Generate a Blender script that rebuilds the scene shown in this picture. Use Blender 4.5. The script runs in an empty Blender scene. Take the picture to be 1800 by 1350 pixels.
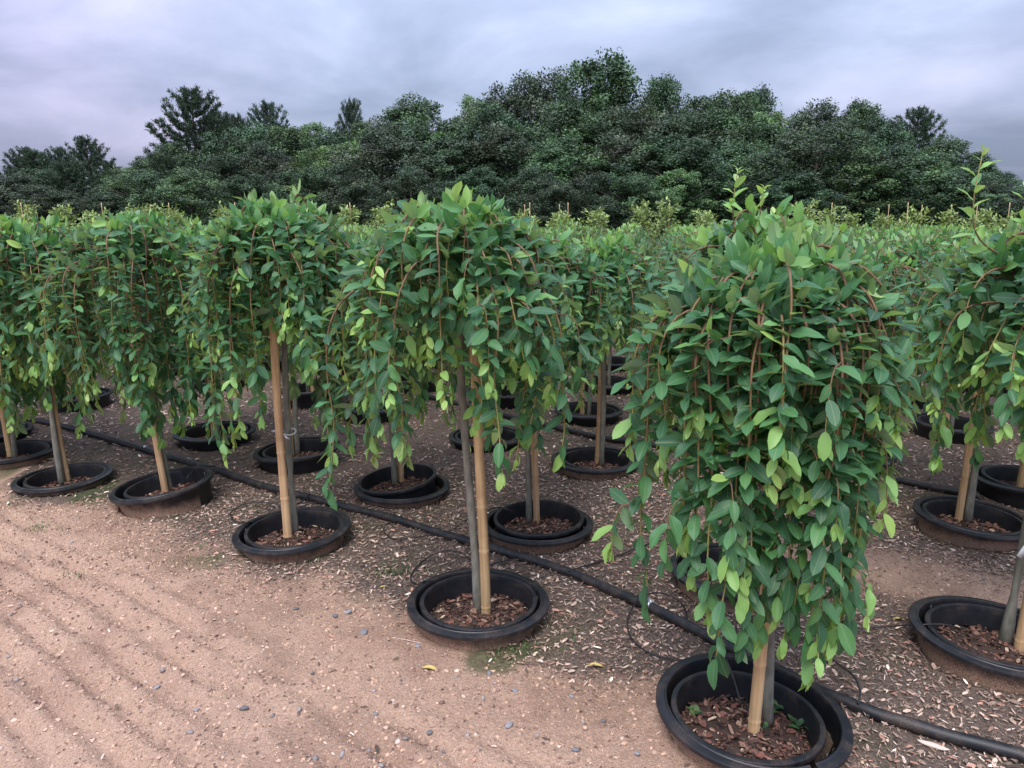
import bpy, math, random
import numpy as np
from mathutils import Matrix, Vector
R = math.radians
scene = bpy.context.scene
col = scene.collection

# ------------------------------------------------------------------ camera
HC, PITCH, FPX = 1.50, R(11.9), 1349.0
cd = bpy.data.cameras.new('camera'); cam = bpy.data.objects.new('camera', cd); col.objects.link(cam)
cam.location = (0, 0, HC); cam.rotation_euler = (math.pi / 2 - PITCH, 0, 0)
cd.sensor_width = 36; cd.sensor_fit = 'HORIZONTAL'; cd.lens = 36 * FPX / 1800
cd.clip_start = 0.05; cd.clip_end = 3000
scene.camera = cam

def ray(px, py):
    a, b = (px - 900) / FPX, (675 - py) / FPX
    c, s = math.cos(PITCH), math.sin(PITCH)
    return np.array([a, c + b * s, -s + b * c])
def at(px, py, z=0.0):
    d = ray(px, py); t = (z - HC) / d[2]
    return np.array([d[0] * t, d[1] * t, z])
def proj(P):
    P = np.atleast_2d(P); c, s = math.cos(PITCH), math.sin(PITCH)
    y, z = P[:, 1], P[:, 2] - HC
    dep = y * c - z * s; up = y * s + z * c
    dep_ = np.maximum(dep, 1e-3)
    return 900 + FPX * P[:, 0] / dep_, 675 - FPX * up / dep_, dep

# ------------------------------------------------------------------ world: overcast sky
SUN_EL, SUN_AZ = R(58), R(200)
w = bpy.data.worlds.new('World'); scene.world = w; w.use_nodes = True
nt = w.node_tree; nt.nodes.clear()
def N(tree, t, **kw):
    n = tree.nodes.new(t)
    for k, v in kw.items():
        if k.startswith('i_'):
            key = k[2:]; n.inputs[int(key) if key.isdigit() else key.replace('_', ' ')].default_value = v
        else: setattr(n, k, v)
    return n
def L(tree, a, ao, b, bi): tree.links.new(a.outputs[ao], b.inputs[bi])
def M_(tree, op, a, b=None, clamp=False):
    n = tree.nodes.new('ShaderNodeMath'); n.operation = op; n.use_clamp = clamp
    for i, v in enumerate((a, b)):
        if v is None: continue
        if isinstance(v, (int, float)): n.inputs[i].default_value = v
        else: tree.links.new(v, n.inputs[i])
    return n.outputs[0]
out = N(nt, 'ShaderNodeOutputWorld'); bg = N(nt, 'ShaderNodeBackground'); bg.inputs['Strength'].default_value = 0.1
sky = N(nt, 'ShaderNodeTexSky'); sky.sky_type = 'NISHITA'; sky.sun_disc = False
sky.sun_elevation = SUN_EL; sky.sun_rotation = SUN_AZ; sky.dust_density = 3
tc = N(nt, 'ShaderNodeTexCoord'); sep = N(nt, 'ShaderNodeSeparateXYZ'); L(nt, tc, 'Generated', sep, 0)
zc = M_(nt, 'MAXIMUM', sep.outputs[2], 0.0)
den = M_(nt, 'ADD', zc, 0.28)
cx = M_(nt, 'DIVIDE', sep.outputs[0], den); cy = M_(nt, 'DIVIDE', sep.outputs[1], den)
cmb = N(nt, 'ShaderNodeCombineXYZ'); nt.links.new(cx, cmb.inputs[0]); nt.links.new(cy, cmb.inputs[1])
n1 = N(nt, 'ShaderNodeTexNoise', i_Scale=1.5, i_Detail=7.0, i_Roughness=0.52, i_Distortion=0.3); L(nt, cmb, 0, n1, 'Vector')
mp = N(nt, 'ShaderNodeMapping'); mp.inputs['Location'].default_value = (7.3, 2.1, 0); L(nt, cmb, 0, mp, 0)
n2 = N(nt, 'ShaderNodeTexNoise', i_Scale=0.38, i_Detail=3.0, i_Roughness=0.5); L(nt, mp, 0, n2, 'Vector')
cr = N(nt, 'ShaderNodeValToRGB'); L(nt, n1, 0, cr, 0)
e = cr.color_ramp.elements
e[0].position = 0.36; e[0].color = (0.25, 0.295, 0.42, 1)
e[1].position = 0.69; e[1].color = (0.55, 0.59, 0.775, 1)
el = e.new(0.52); el.color = (0.375, 0.425, 0.585, 1)
cr2 = N(nt, 'ShaderNodeValToRGB'); L(nt, n2, 0, cr2, 0)
cr2.color_ramp.elements[0].position = 0.45; cr2.color_ramp.elements[0].color = (0.97, 1.0, 1.02, 1)
cr2.color_ramp.elements[1].position = 0.62; cr2.color_ramp.elements[1].color = (1.05, 0.96, 1.02, 1)
mul = N(nt, 'ShaderNodeMix', data_type='RGBA', blend_type='MULTIPLY'); mul.inputs[0].default_value = 1
nt.links.new(cr.outputs[0], mul.inputs[6]); nt.links.new(cr2.outputs[0], mul.inputs[7])
# overcast luminance: brighter toward the zenith
lum = M_(nt, 'MULTIPLY', M_(nt, 'ADD', M_(nt, 'MULTIPLY', zc, 5.0), 1.0), 3.38)
mul2 = N(nt, 'ShaderNodeVectorMath', operation='SCALE'); nt.links.new(mul.outputs[2], mul2.inputs[0]); nt.links.new(lum, mul2.inputs['Scale'])
mixs = N(nt, 'ShaderNodeMix', data_type='RGBA'); mixs.inputs[0].default_value = 0.93
L(nt, sky, 0, mixs, 6); nt.links.new(mul2.outputs[0], mixs.inputs[7])
L(nt, mixs, 2, bg, 0); L(nt, bg, 0, out, 0)

sl = bpy.data.lights.new('sun', 'SUN'); so = bpy.data.objects.new('sun', sl); col.objects.link(so)
sl.energy = 1.5; sl.angle = R(35); sl.color = (1, 0.96, 0.9)
so.rotation_euler = (math.pi / 2 - SUN_EL, 0, math.pi - SUN_AZ)
so.location = (0, -10, 20)
vs = scene.view_settings; vs.view_transform = 'Standard'; vs.look = 'None'; vs.gamma = 1; vs.exposure = 1.18; vs.use_curve_mapping = False
scene.render.engine = 'CYCLES'; scene.cycles.use_denoising = True
scene.cycles.max_bounces = 6; scene.cycles.diffuse_bounces = 3; scene.cycles.transmission_bounces = 3

# ------------------------------------------------------------------ helpers
rng = np.random.default_rng(11)
def mesh(name, V, F, mat, tint=None, luv=None, smooth=True):
    """F: array (n,k) or list of arrays with different k"""
    V = np.asarray(V, dtype=np.float32)
    Fs = F if isinstance(F, list) else [F]
    Fs = [np.asarray(f, dtype=np.int32) for f in Fs if len(f)]
    loops = np.concatenate([f.ravel() for f in Fs])
    sizes = np.concatenate([np.full(len(f), f.shape[1], dtype=np.int32) for f in Fs])
    starts = np.concatenate([[0], np.cumsum(sizes)[:-1]]).astype(np.int32)
    me = bpy.data.meshes.new(name)
    me.vertices.add(len(V)); me.vertices.foreach_set('co', V.ravel())
    me.loops.add(len(loops)); me.loops.foreach_set('vertex_index', loops)
    me.polygons.add(len(sizes)); me.polygons.foreach_set('loop_start', starts)
    if smooth: me.polygons.foreach_set('use_smooth', np.ones(len(sizes), dtype=bool))
    if tint is not None:
        a = me.attributes.new('tint', 'FLOAT_COLOR', 'POINT')
        t = np.ones((len(V), 4), dtype=np.float32); t[:, :3] = tint; a.data.foreach_set('color', t.ravel())
    if luv is not None:
        a = me.attributes.new('luv', 'FLOAT_VECTOR', 'POINT')
        a.data.foreach_set('vector', np.asarray(luv, dtype=np.float32).ravel())
    me.materials.append(mat); me.update(calc_edges=True); me.validate()
    if name in ('rim', 'wall'): me.set_sharp_from_angle(angle=R(32))
    return me
def obj(name, me, parent=None, loc=None, rot=None, kind=None):
    o = bpy.data.objects.new(name, me); col.objects.link(o)
    if parent is not None: o.parent = parent
    if loc is not None: o.location = loc
    if rot is not None: o.rotation_euler = rot
    if kind: o['kind'] = kind
    return o
def tag(o, label, cat, group=None, kind=None):
    o['label'] = label; o['category'] = cat
    if group: o['group'] = group
    if kind: o['kind'] = kind
    return o
def thing(name, label, cat, loc, group=None, rot=None):
    o = obj(name, None, None, loc, rot); o.empty_display_size = 0.05
    return tag(o, label, cat, group)

_T = np.random.default_rng(5).random((256, 256))
def vnoise(x, y, s=1.0, o=0):
    x = np.asarray(x) * s + 37.1 * o; y = np.asarray(y) * s + 11.7 * o
    xi = np.floor(x).astype(int); yi = np.floor(y).astype(int); fx = x - xi; fy = y - yi
    fx = fx * fx * (3 - 2 * fx); fy = fy * fy * (3 - 2 * fy)
    g = lambda i, j: _T[(xi + i) & 255, (yi + j) & 255]
    return (g(0, 0) * (1 - fx) + g(1, 0) * fx) * (1 - fy) + (g(0, 1) * (1 - fx) + g(1, 1) * fx) * fy
def fbm(x, y, s, n=4, o=0):
    r = 0; a = 0.5; tot = 0
    for k in range(n):
        r = r + a * vnoise(x, y, s * 2 ** k, o + k); tot += a; a *= 0.55
    return r / tot
def sstep(a, b, x):
    t = np.clip((np.asarray(x) - a) / (b - a), 0, 1); return t * t * (3 - 2 * t)

def tube(pts, rad, sides=6, cap=True):
    P = np.asarray(pts, float); n = len(P); rad = np.broadcast_to(np.asarray(rad, float), (n,))
    T = np.gradient(P, axis=0); T /= np.linalg.norm(T, axis=1)[:, None] + 1e-9
    ref = np.array([0.31, 0.95, 0.05]) if abs(T[0] @ np.array([0, 0, 1])) > .6 else np.array([0, 0, 1.0])
    A = np.zeros_like(P)
    u = ref
    for i in range(n):
        u = u - T[i] * (u @ T[i]); u = u / (np.linalg.norm(u) + 1e-9); A[i] = u
    B = np.cross(T, A)
    th = np.arange(sides) * 2 * np.pi / sides
    V = P[:, None] + rad[:, None, None] * (np.cos(th)[None, :, None] * A[:, None] + np.sin(th)[None, :, None] * B[:, None])
    V = V.reshape(-1, 3)
    i = np.arange(n - 1)[:, None] * sides; j = np.arange(sides)[None]; k = (j + 1) % sides
    Q = np.stack([i + j, i + k, i + sides + k, i + sides + j], -1).reshape(-1, 4)
    F = [Q]
    if cap:
        F.append(np.array([np.arange(sides)[::-1]])); F.append(np.array([(n - 1) * sides + np.arange(sides)]))
    return V, F
def catmull(K, per=6):
    K = np.asarray(K, float); P = np.vstack([2 * K[0] - K[1], K, 2 * K[-1] - K[-2]]); o = []
    for i in range(1, len(P) - 2):
        for t in np.linspace(0, 1, per, endpoint=False):
            a, b, c, d = P[i - 1], P[i], P[i + 1], P[i + 2]
            o.append(0.5 * (2 * b + (c - a) * t + (2 * a - 5 * b + 4 * c - d) * t * t + (3 * b - a - 3 * c + d) * t ** 3))
    o.append(K[-1]); return np.array(o)
def lathe(prof, seg=48, skip=None, jit=0.0, seed=0):
    """prof: list of (r,z); skip: (a0,a1) open angular gap in radians"""
    prof = np.asarray(prof, float); n = len(prof)
    if skip is None: th = np.arange(seg) * 2 * np.pi / seg; closed = True
    else: th = np.linspace(skip[1], skip[0] + 2 * np.pi, seg); closed = False
    rr = np.random.default_rng(seed); ph = rr.random(3) * 6.28
    f = 1 + jit * (np.cos(2 * th + ph[0]) + .5 * np.cos(3 * th + ph[1]))
    V = np.stack([prof[:, 0][:, None] * np.cos(th)[None] * f, prof[:, 0][:, None] * np.sin(th)[None] * f, np.repeat(prof[:, 1][:, None], len(th), 1)], -1).reshape(-1, 3)
    m = len(th); F = []
    for i in range(n - 1):
        for j in range(m if closed else m - 1):
            k = (j + 1) % m; F.append((i * m + j, i * m + k, (i + 1) * m + k, (i + 1) * m + j))
    return V, np.array(F)
def join(parts):
    Vs, Fq, o = [], {}, 0
    for V, F in parts:
        Vs.append(V)
        for f in (F if isinstance(F, list) else [F]):
            f = np.asarray(f); Fq.setdefault(f.shape[1], []).append(f + o)
        o += len(V)
    return np.vstack(Vs), [np.vstack(v) for v in Fq.values()]
def stamp(TV, TF, Mx, pos):
    """many transformed copies of a template; Mx (n,3,3) columns = axes"""
    n, m = len(pos), len(TV)
    V = np.einsum('nij,mj->nmi', Mx, TV) + pos[:, None]
    F = [(f[None] + (np.arange(n) * m)[:, None, None]).reshape(-1, f.shape[1]) for f in (TF if isinstance(TF, list) else [TF])]
    return V.reshape(-1, 3), F
def unit(v): return v / (np.linalg.norm(v, axis=-1, keepdims=True) + 1e-9)
def frame(d, n):
    d = unit(d); n = n - d * np.sum(n * d, -1, keepdims=True); n = unit(n); x = np.cross(d, n)
    return np.stack([x, d, n], -1)

# ------------------------------------------------------------------ materials
def mat_new(name):
    m = bpy.data.materials.new(name); m.use_nodes = True; t = m.node_tree
    b = t.nodes['Principled BSDF']; o = t.nodes['Material Output']; return m, t, b, o
def mixc(t, fac, a, b, blend='MIX'):
    n = t.nodes.new('ShaderNodeMix'); n.data_type = 'RGBA'; n.blend_type = blend
    for i, v in ((0, fac), (6, a), (7, b)):
        if isinstance(v, (int, float)): n.inputs[i].default_value = v
        elif isinstance(v, tuple): n.inputs[i].default_value = v
        else: t.links.new(v, n.inputs[i])
    return n.outputs[2]
def leaf_material(name, rough=0.42, transl=0.22, back=(0.30, 0.36, 0.27, 1), backmix=0.38, veins=True, objvar=0.0):
    m, t, b, o = mat_new(name)
    at_ = N(t, 'ShaderNodeAttribute', attribute_name='tint'); c = at_.outputs['Color']
    if veins:
        uv = N(t, 'ShaderNodeAttribute', attribute_name='luv'); sp = N(t, 'ShaderNodeSeparateXYZ'); L(t, uv, 'Vector', sp, 0)
        ax = M_(t, 'ABSOLUTE', sp.outputs[0])
        mid = M_(t, 'SUBTRACT', 1.0, M_(t, 'MULTIPLY', ax, 55.0), True)
        # side veins run forward from the midrib
        ph = M_(t, 'SUBTRACT', M_(t, 'MULTIPLY', sp.outputs[1], 62.0), M_(t, 'MULTIPLY', ax, 34.0))
        sv = M_(t, 'POWER', M_(t, 'ADD', M_(t, 'MULTIPLY', M_(t, 'SINE', ph), 0.5), 0.5), 6.0)
        v = M_(t, 'ADD', M_(t, 'MULTIPLY', mid, 0.42), M_(t, 'MULTIPLY', sv, 0.035), True)
        c = mixc(t, v, c, (0.30, 0.38, 0.17, 1))
    if objvar:
        oi = N(t, 'ShaderNodeObjectInfo')
        c = mixc(t, 1.0, c, oi.outputs['Color'], 'MULTIPLY')
    g = N(t, 'ShaderNodeNewGeometry')
    if backmix:
        bc = mixc(t, 0.55, c, back)
        c = mixc(t, M_(t, 'MULTIPLY', g.outputs['Backfacing'], backmix / 0.55), c, bc)
    t.links.new(c, b.inputs['Base Color'])
    b.inputs['Roughness'].default_value = rough; b.inputs['Specular IOR Level'].default_value = 0.45
    tr = N(t, 'ShaderNodeBsdfTranslucent')
    t.links.new(mixc(t, 1.0, c, (1.5, 1.45, 0.6, 1), 'MULTIPLY'), tr.inputs[0])
    mx = N(t, 'ShaderNodeMixShader'); mx.inputs[0].default_value = transl
    L(t, b, 0, mx, 1); L(t, tr, 0, mx, 2); L(t, mx, 0, o, 0)
    return m
MAT_LEAF = leaf_material('willow_leaf', rough=.5, transl=.36)
MAT_FOREST = leaf_material('forest_leaf', rough=0.6, transl=0.12, backmix=0, veins=False, objvar=1)
MAT_WEED = leaf_material('weed_leaf', rough=0.5, transl=0.2, backmix=0.2, veins=False)

def tint_material(name, rough=0.85, bump=0.3, scale=200, spec=0.2):
    m, t, b, o = mat_new(name)
    a = N(t, 'ShaderNodeAttribute', attribute_name='tint')
    tcn = N(t, 'ShaderNodeTexCoord')
    nz = N(t, 'ShaderNodeTexNoise', i_Scale=float(scale), i_Detail=3.0); L(t, tcn, 'Object', nz, 'Vector')
    r = N(t, 'ShaderNodeMapRange'); L(t, nz, 0, r, 0); r.inputs[3].default_value = 0.72; r.inputs[4].default_value = 1.28
    sc_ = N(t, 'ShaderNodeVectorMath', operation='SCALE'); L(t, a, 'Color', sc_, 0); L(t, r, 0, sc_, 'Scale')
    L(t, sc_, 0, b, 'Base Color'); b.inputs['Roughness'].default_value = rough; b.inputs['Specular IOR Level'].default_value = spec
    bp = N(t, 'ShaderNodeBump'); bp.inputs['Strength'].default_value = bump; bp.inputs['Distance'].default_value = 0.003
    L(t, nz, 0, bp, 'Height'); L(t, bp, 0, b, 'Normal')
    return m
MAT_CHIP = tint_material('wood_chip')
MAT_STEM = tint_material('willow_stem', rough=0.6, scale=120)
MAT_STONE = tint_material('pebble', scale=150)

def bark_material():
    m, t, b, o = mat_new('grey_bark'); tcn = N(t, 'ShaderNodeTexCoord')
    mp = N(t, 'ShaderNodeMapping'); mp.inputs['Scale'].default_value = (1, 1, .35); L(t, tcn, 'Object', mp, 0)
    nz = N(t, 'ShaderNodeTexNoise', i_Scale=45.0, i_Detail=5.0); L(t, mp, 0, nz, 'Vector')
    n2 = N(t, 'ShaderNodeTexNoise', i_Scale=9.0, i_Detail=2.0); L(t, tcn, 'Object', n2, 'Vector')
    c = N(t, 'ShaderNodeValToRGB'); L(t, nz, 0, c, 0)
    c.color_ramp.elements[0].position = .3; c.color_ramp.elements[0].color = (.11, .105, .088, 1)
    c.color_ramp.elements[1].position = .7; c.color_ramp.elements[1].color = (.30, .28, .24, 1)
    t.links.new(mixc(t, M_(t, 'MULTIPLY', n2.outputs[0], .5), c.outputs[0], (.16, .165, .11, 1)), b.inputs['Base Color'])
    b.inputs['Roughness'].default_value = .75
    bp = N(t, 'ShaderNodeBump'); bp.inputs['Strength'].default_value = .5; bp.inputs['Distance'].default_value = .003; L(t, nz, 0, bp, 'Height'); L(t, bp, 0, b, 'Normal')
    return m
MAT_BARK = bark_material()
def bamboo_material():
    m, t, b, o = mat_new('bamboo'); tcn = N(t, 'ShaderNodeTexCoord'); oi = N(t, 'ShaderNodeObjectInfo')
    mp = N(t, 'ShaderNodeMapping'); mp.inputs['Scale'].default_value = (60, 60, 3); L(t, tcn, 'Object', mp, 0)
    nz = N(t, 'ShaderNodeTexNoise', i_Scale=1.0, i_Detail=5.0); L(t, mp, 0, nz, 'Vector')
    c = N(t, 'ShaderNodeValToRGB'); L(t, nz, 0, c, 0)
    c.color_ramp.elements[0].position = .3; c.color_ramp.elements[0].color = (.40, .25, .125, 1)
    c.color_ramp.elements[1].position = .68; c.color_ramp.elements[1].color = (.70, .50, .275, 1)
    n2 = N(t, 'ShaderNodeTexNoise', i_Scale=7.0, i_Detail=4.0); L(t, tcn, 'Object', n2, 'Vector')
    st = N(t, 'ShaderNodeMapRange'); L(t, n2, 0, st, 0); st.inputs[1].default_value = .55; st.inputs[2].default_value = .75; st.inputs[4].default_value = .6
    cc = mixc(t, st.outputs[0], c.outputs[0], (.20, .11, .055, 1))
    cc = mixc(t, 1.0, cc, oi.outputs['Color'], 'MULTIPLY')
    t.links.new(cc, b.inputs['Base Color']); b.inputs['Roughness'].default_value = .55
    bp = N(t, 'ShaderNodeBump'); bp.inputs['Strength'].default_value = .25; bp.inputs['Distance'].default_value = .002; L(t, nz, 0, bp, 'Height'); L(t, bp, 0, b, 'Normal')
    return m
MAT_BAMBOO = bamboo_material()
def plastic_material(name, base=(.010, .011, .0145, 1), dirt=(.20, .135, .095, 1), amount=.35, rough=.42, wall=False):
    m, t, b, o = mat_new(name); tcn = N(t, 'ShaderNodeTexCoord'); g = N(t, 'ShaderNodeNewGeometry')
    nz = N(t, 'ShaderNodeTexNoise', i_Scale=14.0, i_Detail=6.0, i_Roughness=.65); L(t, g, 'Position', nz, 'Vector')
    n2 = N(t, 'ShaderNodeTexNoise', i_Scale=160.0, i_Detail=2.0); L(t, g, 'Position', n2, 'Vector')
    s = N(t, 'ShaderNodeMapRange'); L(t, nz, 0, s, 0); s.inputs[1].default_value = .45; s.inputs[2].default_value = .75; s.inputs[4].default_value = amount
    f = M_(t, 'MULTIPLY', s.outputs[0], M_(t, 'MULTIPLY', n2.outputs[0], 1.6), True)
    if wall:   # splashed sand stuck to the lower wall
        sp = N(t, 'ShaderNodeSeparateXYZ'); L(t, g, 'Position', sp, 0)
        h = M_(t, 'ADD', sp.outputs[2], M_(t, 'MULTIPLY', M_(t, 'SUBTRACT', nz.outputs[0], .5), -.12))
        r = N(t, 'ShaderNodeMapRange'); t.links.new(h, r.inputs[0]); r.inputs[1].default_value = .075; r.inputs[2].default_value = .02; r.inputs[4].default_value = .95
        f = M_(t, 'MAXIMUM', f, r.outputs[0])
    n3 = N(t, 'ShaderNodeTexNoise', i_Scale=240.0, i_Detail=3.0); L(t, g, 'Position', n3, 'Vector')
    dr_ = N(t, 'ShaderNodeValToRGB'); L(t, n3, 0, dr_, 0); dr_.color_ramp.elements[0].position = .36; dr_.color_ramp.elements[1].position = .64
    dr_.color_ramp.elements[0].color = tuple(x * .45 for x in dirt[:3]) + (1,); dr_.color_ramp.elements[1].color = tuple(x * 1.5 for x in dirt[:3]) + (1,)
    t.links.new(mixc(t, f, base, dr_.outputs[0]), b.inputs['Base Color'])
    rg = N(t, 'ShaderNodeMapRange'); L(t, nz, 0, rg, 0); rg.inputs[3].default_value = rough - .1; rg.inputs[4].default_value = rough + .25
    L(t, rg, 0, b, 'Roughness'); b.inputs['Specular IOR Level'].default_value = .5
    bp = N(t, 'ShaderNodeBump'); bp.inputs['Strength'].default_value = .12; bp.inputs['Distance'].default_value = .002; L(t, n2, 0, bp, 'Height'); L(t, bp, 0, b, 'Normal')
    return m
MAT_POT = plastic_material('black_pot_plastic', amount=.32, rough=.4)
MAT_WALL = plastic_material('dirty_pot_wall', wall=True, dirt=(.34, .215, .15, 1), amount=.3)
MAT_WALLD = plastic_material('pot_wall', dirt=(.11, .085, .07, 1), amount=.16)
MAT_PIPE = plastic_material('black_pipe', base=(.011, .012, .015, 1), amount=.4, rough=.45)
def plain(name, c, rough=.6, metal=0):
    m, t, b, o = mat_new(name); tcn = N(t, 'ShaderNodeTexCoord')
    nz = N(t, 'ShaderNodeTexNoise', i_Scale=60.0, i_Detail=3.0); L(t, tcn, 'Object', nz, 'Vector')
    t.links.new(mixc(t, M_(t, 'MULTIPLY', nz.outputs[0], .5), c, tuple(x * .6 for x in c[:3]) + (1,)), b.inputs['Base Color'])
    b.inputs['Roughness'].default_value = rough; b.inputs['Metallic'].default_value = metal; return m
MAT_TIE = plain('silver_tie', (.55, .57, .6, 1), .35, .3)
MAT_CLAMP = plain('steel_clamp', (.62, .62, .66, 1), .35, .6)
MAT_TAG = plain('white_tag', (.7, .7, .7, 1), .5)
MAT_YLEAF = plain('yellow_dead_leaf', (.62, .46, .15, 1), .6)
MAT_FBARK = plain('forest_bark', (.07, .055, .045, 1), .9)
MAT_SOIL = tint_material('potting_soil', scale=90, bump=.8)

def ground_material():
    m, t, b, o = mat_new('sandy_ground'); g = N(t, 'ShaderNodeNewGeometry')
    a = N(t, 'ShaderNodeAttribute', attribute_name='zone'); sp = N(t, 'ShaderNodeSeparateColor'); L(t, a, 'Color', sp, 0)
    def noise(s, d=5.0, r=.6):
        n = N(t, 'ShaderNodeTexNoise', i_Scale=s, i_Detail=d, i_Roughness=r); L(t, g, 'Position', n, 'Vector'); return n
    nf, nm, nl, ng = noise(260.0, 3.0), noise(38.0), noise(2.2), noise(95.0, 4.0, .7)
    def ramp(n, p0, c0, p1, c1, mid=None):
        r = N(t, 'ShaderNodeValToRGB'); L(t, n, 0, r, 0); e = r.color_ramp.elements
        e[0].position, e[0].color, e[1].position, e[1].color = p0, c0, p1, c1
        if mid: x = e.new(mid[0]); x.color = mid[1]
        return r.outputs[0]
    sand = ramp(nm, .28, (.42, .25, .165, 1), .72, (.72, .475, .32, 1), (.5, (.60, .385, .26, 1)))
    sand = mixc(t, .6, sand, ramp(nf, .34, (.26, .155, .11, 1), .62, (.92, .63, .465, 1)))
    sand = mixc(t, .35, sand, ramp(ng, .32, (.26, .16, .115, 1), .6, (.80, .54, .39, 1)))
    sand = mixc(t, M_(t, 'MULTIPLY', sp.outputs[2], .36), sand, (.22, .125, .09, 1))       # damp, loose soil
    pk = N(t, 'ShaderNodeMapRange'); L(t, nl, 0, pk, 0); pk.inputs[1].default_value = .42; pk.inputs[2].default_value = .62; pk.inputs[4].default_value = .45
    sand = mixc(t, pk.outputs[0], sand, mixc(t, .5, sand, (.46, .265, .20, 1)))
    mul_ = ramp(ng, .3, (.085, .062, .05, 1), .72, (.42, .31, .245, 1), (.52, (.22, .162, .128, 1)))
    mul_ = mixc(t, .4, mul_, ramp(nf, .35, (.045, .033, .027, 1), .72, (.40, .30, .245, 1)))
    gm = N(t, 'ShaderNodeMapRange'); L(t, noise(3.1, 3.0), 0, gm, 0); gm.inputs[1].default_value = .52; gm.inputs[2].default_value = .66; gm.inputs[4].default_value = .5
    mul_ = mixc(t, gm.outputs[0], mul_, (.12, .115, .06, 1))
    zf = M_(t, 'ADD', sp.outputs[0], M_(t, 'MULTIPLY', M_(t, 'SUBTRACT', nm.outputs[0], .5), .9))
    zr = N(t, 'ShaderNodeMapRange'); t.links.new(zf, zr.inputs[0]); zr.inputs[1].default_value = .25; zr.inputs[2].default_value = .75
    c = mixc(t, zr.outputs[0], sand, mul_)
    c = mixc(t, sp.outputs[1], c, mixc(t, nm.outputs[0], (.05, .085, .03, 1), (.10, .13, .05, 1)))
    t.links.new(c, b.inputs['Base Color']); b.inputs['Roughness'].default_value = .95; b.inputs['Specular IOR Level'].default_value = .15
    hsum = M_(t, 'ADD', M_(t, 'MULTIPLY', nf.outputs[0], .5), ng.outputs[0])
    bp = N(t, 'ShaderNodeBump'); bp.inputs['Strength'].default_value = 1.0; bp.inputs['Distance'].default_value = .018
    t.links.new(hsum, bp.inputs['Height']); L(t, bp, 0, b, 'Normal')
    return m
MAT_GROUND = ground_material()

# ------------------------------------------------------------------ layout of the near willows (pot rim centres, pixels -> rim plane)
RIM = 0.085
ROWD = unit(np.array([-.81, .58])); PERP = np.array([.58, .81])
near = {}
def pot(key, px, py, **kw):
    p = at(px, py, RIM); near[key] = dict(xy=p[:2], **kw)
# stake / trunk : base pixel ; top : pixel the stake or trunk passes through higher up (used for lean)
pot('P1', 1320, 1243, ro=.282, ri=.222, ishift=(-.020, -.020), tilt=(2, 2), itilt=(0, 2), stake=(1325, 1288), trunk=(1350, 1268), slean=(.004, .0), lean=(-.06, .04),
    gap=True, weeds=True, crown=dict(R=.365, top=1.55, zend=.90, sd=.17, nlong=8, zlong=.36, n=82, front=True, extra=[(-112, .28, .32), (-100, .31, .38), (-118, .33, .33), (-128, .32, .58), (-96, .20, .55), (-84, .34, .38), (-72, .34, .28), (-64, .33, .36), (-104, .18, .42), (-80, .24, .48), (-106, .35, .66), (-138, .35, .55), (-90, .28, .62), (-122, .22, .62), (-150, .33, .62)]), mound=.012)
pot('P2', 840, 1053, ro=.275, ri=.228, ishift=(.004, .006), tilt=(0, 0), itilt=(0, 0), stake=(853, 1080), trunk=(839, 1072), slean=(-.03, .0), lean=(-.06, .04),
    crown=dict(R=.40, top=1.66, zend=.92, sd=.15, nlong=5, zlong=.50, n=80), mound=.012)
pot('P3', 514, 928, ro=.272, ri=.23, ishift=(.006, .012), tilt=(1, -2), itilt=(1, -2), stake=(505, 945), trunk=(517, 935), slean=(-.01, .03), lean=(0, .05),
    tie=.52, crown=dict(R=.395, top=1.68, extra=[(-95, .2, 1.04), (-75, .26, 1.0), (-108, .3, .96), (-60, .32, .98), (-88, .34, 1.06), (-125, .33, .9)], zend=.90, sd=.18, nlong=6, zlong=.42, n=72), mound=.012)
pot('P4', 285, 858, ro=.265, ri=.225, ishift=(.028, .02), tilt=(2, -7), itilt=(1, -8), stake=(291, 862), trunk=(299, 858), slean=(-.10, .03), lean=(-.10, .03),
    tie=.70, rimz=.03, crown=dict(R=.385, top=1.63, zend=.60, sd=.18, nlong=8, zlong=.36, n=66), mound=.0)
pot('P5', 110, 826, ro=.262, ri=.215, ishift=(.006, .015), tilt=(1, -2), itilt=(1, -2), stake=(125, 829), trunk=(117, 831), slean=(-.09, .0), lean=(-.06, .02),
    rimz=-.035, crown=dict(R=.37, top=1.59, zend=.64, sd=.17, nlong=5, zlong=.40, n=64), mound=.0)
pot('P6', 20, 786, ro=.262, ri=.215, ishift=(0, 0), tilt=(0, 0), itilt=(0, 0), stake=(10, 788), trunk=(20, 786), slean=(-.05, 0), lean=(0, 0),
    rimz=-.02, crown=dict(R=.40, top=1.62, zend=.34, sd=.13, nlong=8, zlong=.3, n=66), mound=0)
pot('S1', 1752, 1112, ro=.275, ri=.228, ishift=(.004, .0), tilt=(1, 2), itilt=(0, 2), stake=(1793, 1142), trunk=(1768, 1128), slean=(.03, .0), lean=(.05, .02),
    crown=dict(R=.42, top=1.58, zend=.90, sd=.15, nlong=4, zlong=.58, n=80, shoots=[(-.36, -.02, 1.72), (-.16, .02, 1.70)]), mound=.0)
pot('S2', 1293, 998, ro=.27, ri=.222, ishift=(.0, .0), tilt=(0, 0), itilt=(0, 0), stake=(1300, 1008), trunk=(1306, 1004), slean=(0, 0), lean=(0, .03),
    crown=dict(R=.40, top=1.60, zend=.80, sd=.15, nlong=4, zlong=.5, n=62, shoots=[(-.14, .03, 1.70), (-.04, .0, 1.63)]), mound=0)
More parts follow.
